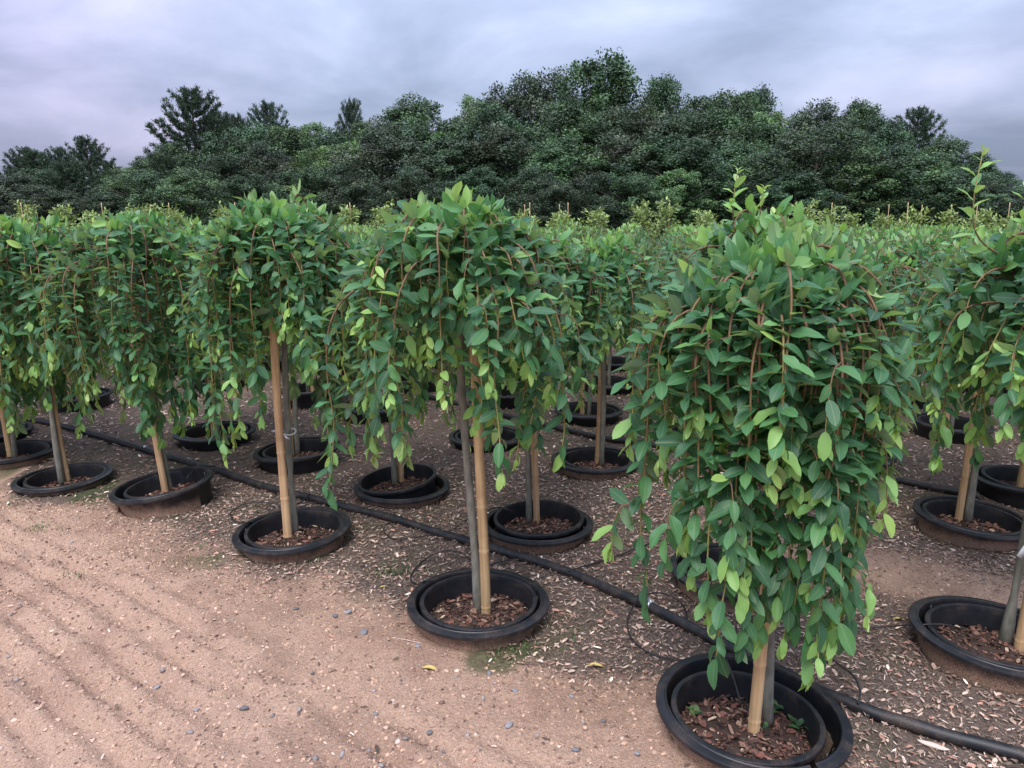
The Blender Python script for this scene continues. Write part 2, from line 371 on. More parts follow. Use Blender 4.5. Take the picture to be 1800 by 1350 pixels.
pot('S3', 945, 908, ro=.272, ri=.225, ishift=(.006, .01), tilt=(0, 0), itilt=(1, -1), iz=.025, rimz=-.025, stake=(942, 917), trunk=(936, 912), slean=(-.03, .0), lean=(0, .03),
    crown=dict(R=.40, top=1.52, zend=.80, sd=.16, nlong=5, zlong=.40, n=64), mound=0)
pot('S4', 707, 842, ro=.27, ri=.222, ishift=(-.03, .01), tilt=(0, 0), itilt=(2, -7), iz=.045, rimz=-.035, stake=(708, 842), trunk=(701, 842), slean=(.0, .0), lean=(0, .0),
    crown=dict(R=.40, top=1.52, zend=.76, sd=.16, nlong=8, zlong=.35, n=60), mound=0)
pot('S5', 522, 790, ro=.27, ri=.22, ishift=(.01, .0), tilt=(0, -4), itilt=(0, -3), rimz=.01, stake=(508, 795), trunk=(515, 790), slean=(-.02, .0), lean=(0, .0),
    crown=dict(R=.38, top=1.50, zend=.74, sd=.13, nlong=3, zlong=.5, n=58), mound=0, clean=True)
pot('S6', 378, 756, ro=.27, ri=.22, ishift=(0, 0), tilt=(0, 0), itilt=(0, 0), stake=(374, 758), trunk=(380, 757), slean=(0, .0), lean=(0, .0),
    crown=dict(R=.40, top=1.58, zend=.62, sd=.15, nlong=5, zlong=.4, n=58), mound=0, clean=True)
pot('T1', 1712, 906, ro=.27, ri=.225, ishift=(.0, .005), tilt=(2, 3), itilt=(1, 3), stake=(1686, 915), trunk=(1694, 912), slean=(.01, .0), lean=(0, .0),
    crown=dict(R=.40, top=1.48, zend=.8, sd=.13, nlong=4, zlong=.35, n=58), mound=0)
pot('T2', 1046, 800, ro=.27, ri=.22, ishift=(.012, .0), tilt=(0, 0), itilt=(0, 1), rimz=-.02, stake=(1050, 808), trunk=(1056, 804), slean=(.02, .0), lean=(0, .0),
    crown=dict(R=.40, top=1.48, zend=.76, sd=.15, nlong=5, zlong=.45, n=58), mound=0)
pot('T3', 855, 757, ro=.265, ri=.22, ishift=(0, 0), tilt=(0, 0), itilt=(0, 0), rimz=-.03, stake=(850, 762), trunk=(858, 760), slean=(0, .0), lean=(0, .0),
    crown=dict(R=.40, top=1.48, zend=.76, sd=.15, nlong=4, zlong=.45, n=56), mound=0, clean=True)
pot('T5', 550, 690, ro=.27, ri=.22, ishift=(0, 0), tilt=(0, -3), itilt=(0, -3), rimz=.05, stake=(550, 694), trunk=(545, 694), slean=(-.04, .0), lean=(0, .0),
    crown=dict(R=.40, top=1.48, zend=.76, sd=.15, nlong=4, zlong=.45, n=56), mound=0, clean=True)

# far rows on the same lattice
far = []
taken = [v['xy'] for v in near.values()]
frng = random.Random(4)
perps = [2.12, 2.97, 4.10, 5.05, 6.15, 7.05, 8.1, 9.0, 10.1, 11.0, 12.1, 13.0, 14.1, 15.0, 16.1]
base_s2 = near['S2']['xy']
for ri_, pv in enumerate(perps):
    for k in range(-22, 30):
        off = base_s2 @ ROWD + k * .94 + (.47 if ri_ % 2 == 0 else 0)
        if ri_ == 2: off = near['T2']['xy'] @ ROWD + k * 1.02
        q = ROWD * off + PERP / np.linalg.norm(PERP) * pv + np.array([frng.uniform(-.05, .05), frng.uniform(-.05, .05)])
        if min(np.linalg.norm(q - t) for t in taken) < .62: continue
        if ri_ < 2 and q[0] > -3.0: continue
        u_, v_, dep = proj(np.array([[q[0], q[1], 1.2]]))
        if dep[0] < 1 or dep[0] > 15.5: continue
        mar = 1.8 * FPX / dep[0]
        if u_[0] < -mar or u_[0] > 1800 + mar: continue
        far.append(q); taken.append(q)

# ------------------------------------------------------------------ ground
allpots = [(v['xy'], v.get('mound', 0), v['ro']) for v in near.values()] + [(q, 0, .27) for q in far if np.hypot(*q) < 9]
def upv(x, y): return (.58 * x + .81 * y) / np.linalg.norm(PERP)
def ground_h(x, y):
    u = upv(x, y); s = x * ROWD[0] + y * ROWD[1]
    h = .016 * (fbm(x, y, .9, 3) - .5) + .016 * (fbm(x, y, 6, 3, 9) - .5) * sstep(12, 5, y)
    # tyre lugs and wheel ruts along the track
    trk = sstep(1.75, 1.4, u + .18 * (fbm(x, y, 1.3, 2, 4) - .5)) * sstep(-.3, .2, u)
    patch = sstep(.38, .58, fbm(x, y, 1.6, 3, 21))
    ruts = np.sin((u + .035 * np.sin(s * 1.7) + .11 * fbm(x, y, 2.4, 3, 8)) * 2 * np.pi / .125)
    h = h + trk * (.2 + .8 * patch) * .017 * ruts * (.5 + fbm(x, y, 5, 2, 6))
    h = h + .010 * trk * (fbm(x, y, 16, 3, 3) - .5)
    h = h + (.006 + .016 * sstep(.45, .65, fbm(x, y, 2.2, 3, 17))) * (vnoise(x, y, 42, 2) - .5) * sstep(7, 3, y) + .007 * (vnoise(x, y, 75, 6) - .5) * sstep(5, 2.5, y)
    return h
def ground_z(x, y):
    h = ground_h(x, y)
    for (c, md, ro) in allpots:
        d = np.hypot(x - c[0], y - c[1])
        if md: h = h + md * sstep(ro + .16, ro - .02, d) * (.75 + .5 * fbm(x, y, 9, 2, 5))
        h = np.where(d < ro - .055, -.2, h)
    return h
def axis(segs):
    o = [segs[0][0]]
    for a, b, s0, s1 in segs:
        x = a
        while x < b - 1e-6:
            f = (x - a) / (b - a); x += s0 + (s1 - s0) * f; o.append(min(x, b))
    return np.unique(np.round(np.array(o), 5))
xs = axis([(-600, -60, 120, 20), (-60, -8, 10, .5), (-8, -3.4, .25, .03), (-3.4, 2.7, .0155, .0155), (2.7, 8, .03, .25), (8, 60, .5, 10), (60, 600, 20, 120)])
ys = axis([(-60, -2, 10, .5), (-2, .9, .4, .05), (.9, 2.2, .0125, .0125), (2.2, 4.6, .0125, .024), (4.6, 9, .024, .12), (9, 30, .2, 2), (30, 120, 5, 10), (120, 900, 20, 120)])
X, Y = np.meshgrid(xs, ys); Z = ground_z(X, Y)
ny, nx = X.shape
V = np.stack([X, Y, Z], -1).reshape(-1, 3)
i = np.arange(ny - 1)[:, None] * nx; j = np.arange(nx - 1)[None]
F = np.stack([i + j, i + j + 1, i + nx + j + 1, i + nx + j], -1).reshape(-1, 4)
def zones(x, y):
    u = upv(x, y)
    edge = 1.99 + .10 * np.clip(x + .2, -3, 2) * (x > -3) + .42 * (fbm(x, y, 1.6, 3, 2) - .5)
    mul_ = sstep(-.16, .16, u - edge)
    # bare sandy lane between the second and third rows
    lane = np.exp(-((u - 3.52) / .30) ** 2) * sstep(.6, 1.25, x) * (.6 + .7 * fbm(x, y, 3, 2, 13))
    mul_ = np.clip(mul_ - lane, 0, 1)
    green = .75 * sstep(.66, .78, fbm(x, y, 2.6, 3, 31)) * sstep(1.6, 1.9, u) * sstep(2.5, 2.1, u) + sstep(18, 26, y)
    damp = np.clip(sstep(.50, .72, fbm(x, y, 4.2, 4, 44)) * sstep(.4, 1.4, u) + .8 * (1 - np.abs(u - 1.85) / .22).clip(0, 1) * fbm(x, y, 5, 2, 3), 0, 1)
    return mul_, np.clip(green, 0, 1), damp
zm, zg_, zd = zones(V[:, 0], V[:, 1])
gm = mesh('ground', V, F, MAT_GROUND)
a = gm.attributes.new('zone', 'FLOAT_COLOR', 'POINT')
a.data.foreach_set('color', np.stack([zm, zg_, zd, np.ones_like(zm)], -1).astype(np.float32).ravel())
g = obj('ground', gm, kind='structure'); tag(g, 'sandy nursery ground with wheel marks and wood mulch between the pots', 'ground')

# ------------------------------------------------------------------ loose cover: wood chips, grit, pebbles
def in_pot(x, y, pad=.0):
    m = np.zeros(len(x), bool)
    for (c, md, ro) in allpots: m |= np.hypot(x - c[0], y - c[1]) < ro - .03 + pad
    return m
def visible_xy(n, dmin, dmax, seed):
    r = np.random.default_rng(seed)
    # uniform in ground area inside the view wedge
    d = np.sqrt(r.random(n) * (dmax ** 2 - dmin ** 2) + dmin ** 2); th = r.uniform(-.68, .68, n)
    return d * np.sin(th), d * np.cos(th), r
def chips(n, dmin, dmax, seed, lmin, lmax):
    x, y, r = visible_xy(n, dmin, dmax, seed)
    zm_, _, _ = zones(x, y)
    keep = (r.random(n) < np.clip(zm_ * 1.0 + .02, 0, 1)) & ~in_pot(x, y)
    x, y = x[keep], y[keep]; n = len(x)
    TV = np.array([[-.5, .05, 0], [-.22, .5, .1], [.3, .42, .15], [.5, -.1, -.1], [.12, -.5, .15], [-.36, -.38, .0]])
    TF = [np.array([[0, 3, 2, 1], [0, 5, 4, 3]])]
    ln = lmin + (lmax - lmin) * r.random(n) ** 2.2; wd = ln * (.08 + .36 * r.random(n) ** 1.5)
    th = r.random(n) * 6.283; d = np.stack([np.cos(th), np.sin(th), r.normal(0, .22, n)], -1)
    nr = np.stack([r.normal(0, .35, n), r.normal(0, .35, n), np.ones(n)], -1)
    Fm = frame(d, nr); Mx = np.stack([Fm[:, :, 1] * ln[:, None], Fm[:, :, 0] * wd[:, None], Fm[:, :, 2] * wd[:, None] * .6], -1)
    Vv, Ff = stamp(TV, TF, Mx, np.stack([x, y, ground_z(x, y) + .004 + .006 * r.random(n)], -1))
    pal = np.array([[.10, .072, .055], [.18, .125, .095], [.29, .205, .155], [.42, .31, .24], [.24, .13, .095], [.055, .04, .033], [.62, .50, .42], [.36, .19, .14]])
    c = pal[r.choice(8, n, p=[.14, .19, .23, .19, .09, .06, .04, .06])] * r.uniform(1.1, 1.8, (n, 1))
    return Vv, Ff, np.repeat(c, len(TV), 0)
V, F, c = chips(95000, 1.6, 4.6, 1, .007, .032)
tag(obj('wood_chips', mesh('wood_chips', V, F, MAT_CHIP, c, smooth=False)), 'brown and tan shredded wood chips strewn around the pots', 'wood chips', kind='stuff')
V, F, c = chips(60000, 4.6, 9.5, 2, .014, .046)
tag(obj('bark_litter', mesh('bark_litter', V, F, MAT_CHIP, c, smooth=False)), 'fine bark litter covering the ground under the rear willow rows', 'bark litter', kind='stuff')

def ico(seed, rough=.25):
    t = (1 + 5 ** .5) / 2
    v = np.array([[-1, t, 0], [1, t, 0], [-1, -t, 0], [1, -t, 0], [0, -1, t], [0, 1, t], [0, -1, -t], [0, 1, -t], [t, 0, -1], [t, 0, 1], [-t, 0, -1], [-t, 0, 1]], float) / 1.902
    f = np.array([[0, 11, 5], [0, 5, 1], [0, 1, 7], [0, 7, 10], [0, 10, 11], [1, 5, 9], [5, 11, 4], [11, 10, 2], [10, 7, 6], [7, 1, 8], [3, 9, 4], [3, 4, 2], [3, 2, 6], [3, 6, 8], [3, 8, 9], [4, 9, 5], [2, 4, 11], [6, 2, 10], [8, 6, 7], [9, 8, 1]])
    return v * (1 + np.random.default_rng(seed).uniform(-rough, rough, (12, 1))), f
def pebbles(n, seed, smin, smax, power, pal, pr, cond, tv, tf):
    x, y, r = visible_xy(n, 1.45, 5.0, seed)
    keep = cond(x, y, r) & ~in_pot(x, y, .03); x, y = x[keep], y[keep]; n = len(x)
    s = smin + (smax - smin) * r.random(n) ** power
    Fm = frame(r.normal(size=(n, 3)) * [1, 1, .3], np.tile([0, 0, 1.0], (n, 1)) + r.normal(0, .3, (n, 3)))
    Mx = Fm * (np.stack([r.uniform(.6, 1, n), r.uniform(.8, 1.3, n), r.uniform(.4, .75, n)], -1) * s[:, None])[:, None, :]
    V, F = stamp(tv, tf, Mx, np.stack([x, y, ground_z(x, y) + s * .15], -1))
    c = np.asarray(pal)[r.choice(len(pal), n, p=pr)] * r.uniform(.75, 1.25, (n, 1))
    return V, F, np.repeat(c, len(tv), 0)
tv, tf = ico(3)
gritpal = [(.47, .32, .24), (.36, .24, .19), (.26, .165, .13), (.28, .25, .24), (.55, .42, .34), (.20, .18, .18)]
V, F, c = pebbles(14000, 5, .0025, .012, 4.0, gritpal, [.3, .25, .2, .1, .1, .05],
                  lambda x, y, r: (zones(x, y)[0] < .6) & (r.random(len(x)) < .25 + .9 * sstep(.45, .62, fbm(x, y, 1.7, 3, 61))), tv, tf)
tag(obj('grit', mesh('grit', V, F, MAT_STONE, c, smooth=False)), 'grit and small pebbles scattered over the sandy track', 'grit', kind='stuff')
ov = np.array([[1, .2, -.3], [-.1, 1, -.3], [-1, -.1, -.3], [.1, -1, -.3], [.1, .1, .8]]); of = np.array([[0, 1, 4], [1, 2, 4], [2, 3, 4], [3, 0, 4]])
V, F, c = pebbles(120000, 6, .002, .0095, 3.0, [(.50, .325, .23), (.42, .265, .185), (.30, .185, .135), (.58, .39, .285), (.16, .10, .08)], [.30, .26, .20, .08, .16],
                  lambda x, y, r: (zones(x, y)[0] < .8) & (y < 4.4) & (r.random(len(x)) < .4 + .6 * sstep(.4, .6, fbm(x, y, 2.3, 3, 71))), ov, of)
tag(obj('sand_crumbs', mesh('sand_crumbs', V, F, MAT_STONE, c, smooth=False)), 'loose pinkish crumbs of sand and soil on the track', 'sand', kind='stuff')

# individual stones, fallen leaves, sticks that can be picked out
def gz(x, y): return float(ground_z(np.array([x]), np.array([y]))[0])
stone_me = [mesh('stone', *ico(20 + k, .22), MAT_STONE, tint=np.array(c_), smooth=False) for k, c_ in enumerate([(.20, .195, .205), (.27, .26, .27), (.34, .25, .22), (.15, .145, .15)])]
sr = random.Random(9)
for px, py, s, k in [(895, 1275, .014, 1), (1012, 1322, .013, 0), (755, 1285, .013, 3), (612, 1080, .013, 1), (735, 1140, .012, 1), (860, 1185, .011, 0), (1005, 1226, .010, 1), (870, 1200, .012, 2),
                     (275, 1207, .012, 1), (345, 1245, .010, 1), (430, 1250, .013, 3), (640, 1115, .015, 0), (1120, 1330, .012, 1), (660, 1255, .011, 0), (590, 1085, .012, 3), (905, 1215, .013, 1), (520, 1072, .012, 3), (1060, 1265, .010, 3)]:
    p = at(px, py, 0); o = obj('stone', stone_me[k], None, (p[0], p[1], gz(p[0], p[1]) + s * .22), (sr.uniform(-.3, .3), sr.uniform(-.3, .3), sr.uniform(0, 6)))
    o.scale = (s * sr.uniform(.9, 1.3), s * sr.uniform(.8, 1.1), s * sr.uniform(.4, .65)); tag(o, ['blue-grey stone', 'pale grey stone', 'pinkish stone', 'dark grey stone'][k] + ' lying loose on the sandy track', 'stone', 'loose stones on the sandy track: ' + ['blue-grey', 'pale grey', 'pinkish', 'dark grey'][k])

# ------------------------------------------------------------------ leaf templates
def leaf_template(nseg, ncol, seed, petiole=True, serr=0.0):
    r = np.random.default_rng(seed); V, UV, F = [], [], []
    curl = r.uniform(-.05, .34); fold = r.uniform(.05, .55); wav = r.uniform(.0, .06); side = r.uniform(-.12, .12)
    ts = np.linspace(0, 1, nseg + 1)
    for k, t in enumerate(ts):
        wd = .216 * (np.sin(np.pi * t ** .92) ** .64 if 0 < t < 1 else 0) * (1 + .1 * (t - .5))
        if 0 < k < nseg: wd *= 1 + serr * (1 if k % 2 else -1)
        cs = [0.0] if k in (0, nseg) else np.linspace(-1, 1, ncol)
        for c_ in cs:
            x = c_ * wd
            V.append((x + side * t * t, t, fold * abs(x) - curl * t * t + wav * math.sin(9 * t + 2 * c_) * abs(c_))); UV.append((x, t, 0))
    def idx(k, j): return 0 if k == 0 else (1 + (nseg - 1) * ncol if k == nseg else 1 + (k - 1) * ncol + j)
    Q, T = [], []
    for k in range(nseg):
        for j in range(ncol - 1):
            if k == 0: T.append((0, idx(1, j + 1), idx(1, j)))
            elif k == nseg - 1: T.append((idx(k, j), idx(k, j + 1), idx(nseg, 0)))
            else: Q.append((idx(k, j), idx(k, j + 1), idx(k + 1, j + 1), idx(k + 1, j)))
    n0 = len(V)
    if petiole:
        V += [(-.008, -.13, .015), (.008, -.13, .015), (.009, .02, .0), (-.009, .02, .0)]; UV += [(0, 0, 0)] * 4; Q.append((n0, n0 + 1, n0 + 2, n0 + 3))
    return np.array(V), [np.array(Q), np.array(T)], np.array(UV, float)
TPL_LO = [leaf_template(5, 3, 40 + k) for k in range(7)]
TPL_HI = [leaf_template(9, 5, 60 + k, serr=.03) for k in range(9)]
TPL_FAR = [leaf_template(3, 3, 80 + k, petiole=False) for k in range(2)]
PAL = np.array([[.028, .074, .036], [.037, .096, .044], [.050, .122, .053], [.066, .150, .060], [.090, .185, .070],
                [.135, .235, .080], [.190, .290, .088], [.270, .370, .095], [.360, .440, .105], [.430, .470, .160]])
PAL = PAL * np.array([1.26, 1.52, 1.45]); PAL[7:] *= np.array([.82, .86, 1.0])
LEAF_ME = [[mesh('leaf', tv_, tf_, MAT_LEAF, np.tile(PAL[q], (len(tv_), 1)), uv_) for (tv_, tf_, uv_) in TPL_HI] for q in range(len(PAL))]

# ------------------------------------------------------------------ willow generator
def willow_data(seed, R=.4, top=1.58, zend=.75, sd=.15, nlong=5, zlong=.4, n=60, shoots=(), extra=(), front=False, z0=1.2, sp=.031, lsz=1.0):
    r = np.random.default_rng(seed); canes = []; LP, LD, LN, LS, LT, LC = [], [], [], [], [], []
    ctop = top - .085; l1, l2, l3, l4 = r.uniform(0, 6.28), r.uniform(0, 6.28), r.uniform(.02, .09), r.uniform(.02, .07)
    lop = lambda a_: 1 + l3 * math.cos(a_ + l1) + l4 * math.cos(3 * a_ + l2)       # lopsided heads
    def emit(P, young, hang, s0=.06, spc=sp, ci=0):
        seg = np.linalg.norm(np.diff(P, axis=0), axis=1); s = np.concatenate([[0], np.cumsum(seg)]); Ltot = s[-1]
        m = int((Ltot - s0) / spc)
        if m < 1: return
        q = np.clip(s0 + spc * (np.arange(m) + r.uniform(-.3, .3, m)), 0, Ltot)
        q = np.concatenate([q, Ltot - np.array([.0, .004, .010, .018])]) if young > .3 else q
        pos = np.stack([np.interp(q, s, P[:, k]) for k in range(3)], -1); m = len(q)
        T = unit(np.stack([np.interp(q + .02, s, P[:, k]) - np.interp(q - .02, s, P[:, k]) for k in range(3)], -1))
        th = np.arange(m) * 2.4 + r.uniform(0, 6.28) + r.normal(0, .35, m)
        ref = np.where(np.abs(T[:, 2:3]) > .8, [[1.0, .2, 0]], [[0, 0, 1.0]]); A = unit(np.cross(T, ref)); B = np.cross(T, A)
        o = A * np.cos(th)[:, None] + B * np.sin(th)[:, None]
        toend = Ltot - q
        dn = np.clip(-T[:, 2], 0, 1)[:, None]                                 # how much the stem hangs
        f = np.clip(1 - toend / .34, 0, 1)[:, None]                            # near the tip
        rad = unit(np.stack([pos[:, 0], pos[:, 1], np.zeros(m)], -1))
        low = np.clip((1.0 - pos[:, 2]) / .5, 0, 1)[:, None]
        up = np.array([0, 0, 1.0])
        dh = o * (1.0 - .55 * f) + rad * .22 + up * (.02 - .75 * low - .8 * f + r.normal(0, .28, (m, 1)))   # hanging part
        da = o * .55 + up * (.75 + r.normal(0, .25, (m, 1))) + T * .35                                        # arched part on top
        if hang == 'up': da = o * .8 + T * .7; dh = da
        D = unit(dh * dn + da * (1 - dn) + r.normal(0, .12, (m, 3)))
        nh = up * 1.1 + rad * (.12 + .7 * np.maximum(low, f)) + r.normal(0, .34, (m, 3)); na = rad * .9 + up * .3 + o * .5 + r.normal(0, .4, (m, 3))
        if hang == 'up': na = T * .9 - o * .3 + r.normal(0, .25, (m, 3)); nh = na
        Nn = nh * dn + na * (1 - dn)
        sz = r.uniform(.046, .088, m) * lsz * (1 - .42 * np.clip(1 - toend / .10, 0, 1) * young) * (1 - .5 * (toend < .012) * young)
        # tint index 0..9
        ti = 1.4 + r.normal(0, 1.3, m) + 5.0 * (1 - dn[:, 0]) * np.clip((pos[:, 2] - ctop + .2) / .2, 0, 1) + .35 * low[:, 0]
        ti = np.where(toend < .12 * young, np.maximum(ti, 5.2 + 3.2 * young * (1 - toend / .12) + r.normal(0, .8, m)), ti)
        ti = np.where(r.random(m) < .03, ti + 3, ti)
        LP.append(pos); LD.append(D); LN.append(Nn); LS.append(sz); LT.append(np.clip(ti, 0, 9)); LC.append(np.full(m, ci))
    for k in range(n + len(extra)):
        ph = 2.399 * k + r.normal(0, .25)
        rr = R * lop(ph) * ((r.uniform(.76, 1.06) if r.random() > .12 else r.uniform(1.06, 1.2)) if k % 10 < 6 else np.sqrt(r.uniform(.06, .6)))
        za = ctop - .15 * (rr / R) ** 2.4 - abs(r.normal(0, .045)) + (.012 if rr < .5 * R else 0) + (.05 if r.random() < .12 else 0)
        ze = np.clip(r.normal(zend, sd) + .10 * (1 - rr / R), .3, za - .22)
        if rr < R * .6: ze = max(ze, zend - .02)
        elif k % 10 < 6 and (k // 2) * 2 < n and r.random() < nlong / (n * .6): ze = max(.2, zlong + abs(r.normal(0, .11)))
        elif front and math.sin(ph) < .25 and rr > .6 * R: ze = max(.42, ze - .16 * r.random())
        tw = r.normal(0, .10)
        if k >= n: ph, rr, ze = math.radians(extra[k - n][0]), extra[k - n][1], extra[k - n][2]; za = ctop - .15 * (rr / R) ** 2.4 - .03
        def pt(rad, z, t=0):
            a_ = ph + tw * t; return (rad * math.cos(a_) + r.normal(0, .006), rad * math.sin(a_) + r.normal(0, .006), z)
        K = [pt(.015, z0 - .03 + r.uniform(-.06, .04)), pt(.22 * rr, min(z0 + .12, za), .3), pt(.52 * rr, za - .005, .6), pt(.82 * rr, za - .03, .8), pt(.98 * rr, za - .14, 1)]
        z = za - .32; drift = r.normal(-.05, .04)
        while z > ze + .05:
            K.append(pt(rr + drift * (za - z) + r.normal(0, .010), z, 1 + (za - z) * .4)); z -= .17
        K.append(pt(rr + drift * (za - ze) + r.normal(0, .012), ze, 1.3))
        P = catmull(K, 4); canes.append((P, np.linspace(.0052, .0016, len(P))))
        emit(P, r.choice([.0, .4, .8, 1.0]), 'hang', .10, ci=len(canes) - 1)
        # side twigs
        for q in range(r.integers(0, 3)):
            i0 = r.integers(int(len(P) * .35), int(len(P) * .8)); b = P[i0]; a_ = math.atan2(b[1], b[0]) + r.normal(0, .7); ll = r.uniform(.10, .26); oo = r.uniform(.03, .07)
            K2 = [b, b + np.array([math.cos(a_) * oo, math.sin(a_) * oo, -.02]), b + np.array([math.cos(a_) * oo * 1.35, math.sin(a_) * oo * 1.35, -.02 - ll * .5]), b + np.array([math.cos(a_) * oo * 1.3, math.sin(a_) * oo * 1.3, -.02 - ll])]
            P2 = catmull(K2, 4); canes.append((P2, np.linspace(.0022, .0010, len(P2)))); emit(P2, r.choice([.2, .5, .9]), 'hang', .02, ci=len(canes) - 1)
    for (dx, dy, zt) in shoots:
        K = [(dx * .5, dy * .5, ctop - .14), (dx * .9, dy * .9, ctop - .05), (dx, dy, ctop + .06), (dx + .01, dy, zt)]
        P = catmull(K, 5); canes.append((P, np.linspace(.004, .0014, len(P)))); emit(P, .9, 'up', .04, .024, ci=len(canes) - 1)
    return canes, [np.concatenate(v) for v in (LP, LD, LN, LS, LT, LC)]
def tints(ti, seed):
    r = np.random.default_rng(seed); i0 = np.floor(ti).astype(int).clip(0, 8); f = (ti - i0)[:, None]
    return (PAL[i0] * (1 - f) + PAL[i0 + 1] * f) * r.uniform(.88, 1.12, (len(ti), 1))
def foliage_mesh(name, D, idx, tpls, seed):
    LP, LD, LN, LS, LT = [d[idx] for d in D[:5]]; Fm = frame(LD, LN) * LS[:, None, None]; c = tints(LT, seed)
    parts, cs, us, o = [], [], [], 0
    which = np.arange(len(LP)) % len(tpls); FQ = {}
    VV = []
    for k, (tv_, tf_, uv_) in enumerate(tpls):
        s = which == k; V, F = stamp(tv_, tf_, Fm[s], LP[s]); VV.append(V); cs.append(np.repeat(c[s], len(tv_), 0)); us.append(np.tile(uv_, (s.sum(), 1)))
        for f in F:
            if len(f): FQ.setdefault(f.shape[1], []).append(f + o)
        o += len(V)
    return mesh(name, np.vstack(VV), [np.vstack(v) for v in FQ.values()], MAT_LEAF, np.vstack(cs), np.vstack(us))
STEM_A, STEM_B, STEM_C = np.array([.13, .080, .058]), np.array([.21, .125, .07]), np.array([.38, .36, .12])
def cane_mesh(name, P, rad, sides=4):
    V, F = tube(P, rad, sides); t = np.repeat(np.linspace(0, 1, len(P)), sides)[:, None]
    c = np.where(t < .6, STEM_A + (STEM_B - STEM_A) * t / .6, STEM_B + (STEM_C - STEM_B) * (t - .6) / .4)
    return mesh(name, V, F, MAT_STEM, c)
def trunk_mesh(name, lean, z0, r0=.0165, r1=.014, seed=0, sides=10):
    r = np.random.default_rng(seed); t = np.linspace(0, 1, 12)
    P = np.stack([lean[0] * t + .006 * np.sin(t * 5 + seed), lean[1] * t + .006 * np.sin(t * 4 + 1 + seed), -.04 + (z0 + .04) * t], -1)
    rad = r0 + (r1 - r0) * t + .0015 * r.normal(size=12); rad[0] *= 1.35; rad[1] *= 1.1; rad[-1] *= 1.25; rad[-2] *= 1.35
    return mesh(name, *tube(P, rad, sides), MAT_BARK)
def stake_mesh(name, ln, r=.0185, seed=0, sides=10):
    rr = np.random.default_rng(seed); z, rad = [], []; zz = -.12; nodes = []
    nd = -.03 + rr.uniform(.02, .1)
    while nd < ln: nodes.append(nd); nd += rr.uniform(.17, .24)
    zs = sorted(set(np.round(np.concatenate([np.linspace(-.12, ln, 10)] + [[q - .008, q, q + .005, q + .012] for q in nodes if q + .02 < ln]), 4)))
    for q in zs:
        k = min([abs(q - q2) for q2 in nodes] + [1]); rad.append(r * (1.09 if k < .001 else (.975 if k < .009 else 1.0)) * (1 - .08 * q / 1.3))
    zs = np.array(zs); P = np.stack([.004 * np.sin(zs * 4 + seed), .004 * np.cos(zs * 3 + seed), zs], -1)
    return mesh(name, *tube(P, rad, sides), MAT_BAMBOO)

# ------------------------------------------------------------------ pots
def socket_profiles(ro):
    wall = [(ro - .030, .0), (ro - .034, -.006), (ro - .042, -.10), (ro - .046, -.2), (ro - .052, -.2), (ro - .047, -.10), (ro - .038, -.004)]
    rim = [(ro - .0405, -.030), (ro - .0350, -.008), (ro - .0325, .002), (ro - .030, .0040), (ro - .027, .0035), (ro - .0245, .001), (ro - .004, -.0015), (ro - .0008, -.003), (ro, -.006), (ro - .0005, -.015), (ro - .003, -.015), (ro - .0035, -.008), (ro - .028, -.005), (ro - .036, -.030)]
    return wall, rim
def grow_profiles(ri):
    wall = [(ri - .012, -.004), (ri - .018, -.03), (ri - .026, -.16), (ri - .030, -.16), (ri - .022, -.03), (ri - .017, -.006)]
    rim = [(ri - .0205, -.020), (ri - .0185, .000), (ri - .0170, .0035), (ri - .0140, .0042), (ri - .002, .002), (ri - .0004, .000), (ri, -.003), (ri - .0005, -.014), (ri - .002, -.014), (ri - .003, -.004), (ri - .014, -.002), (ri - .016, -.020)]
    return wall, rim
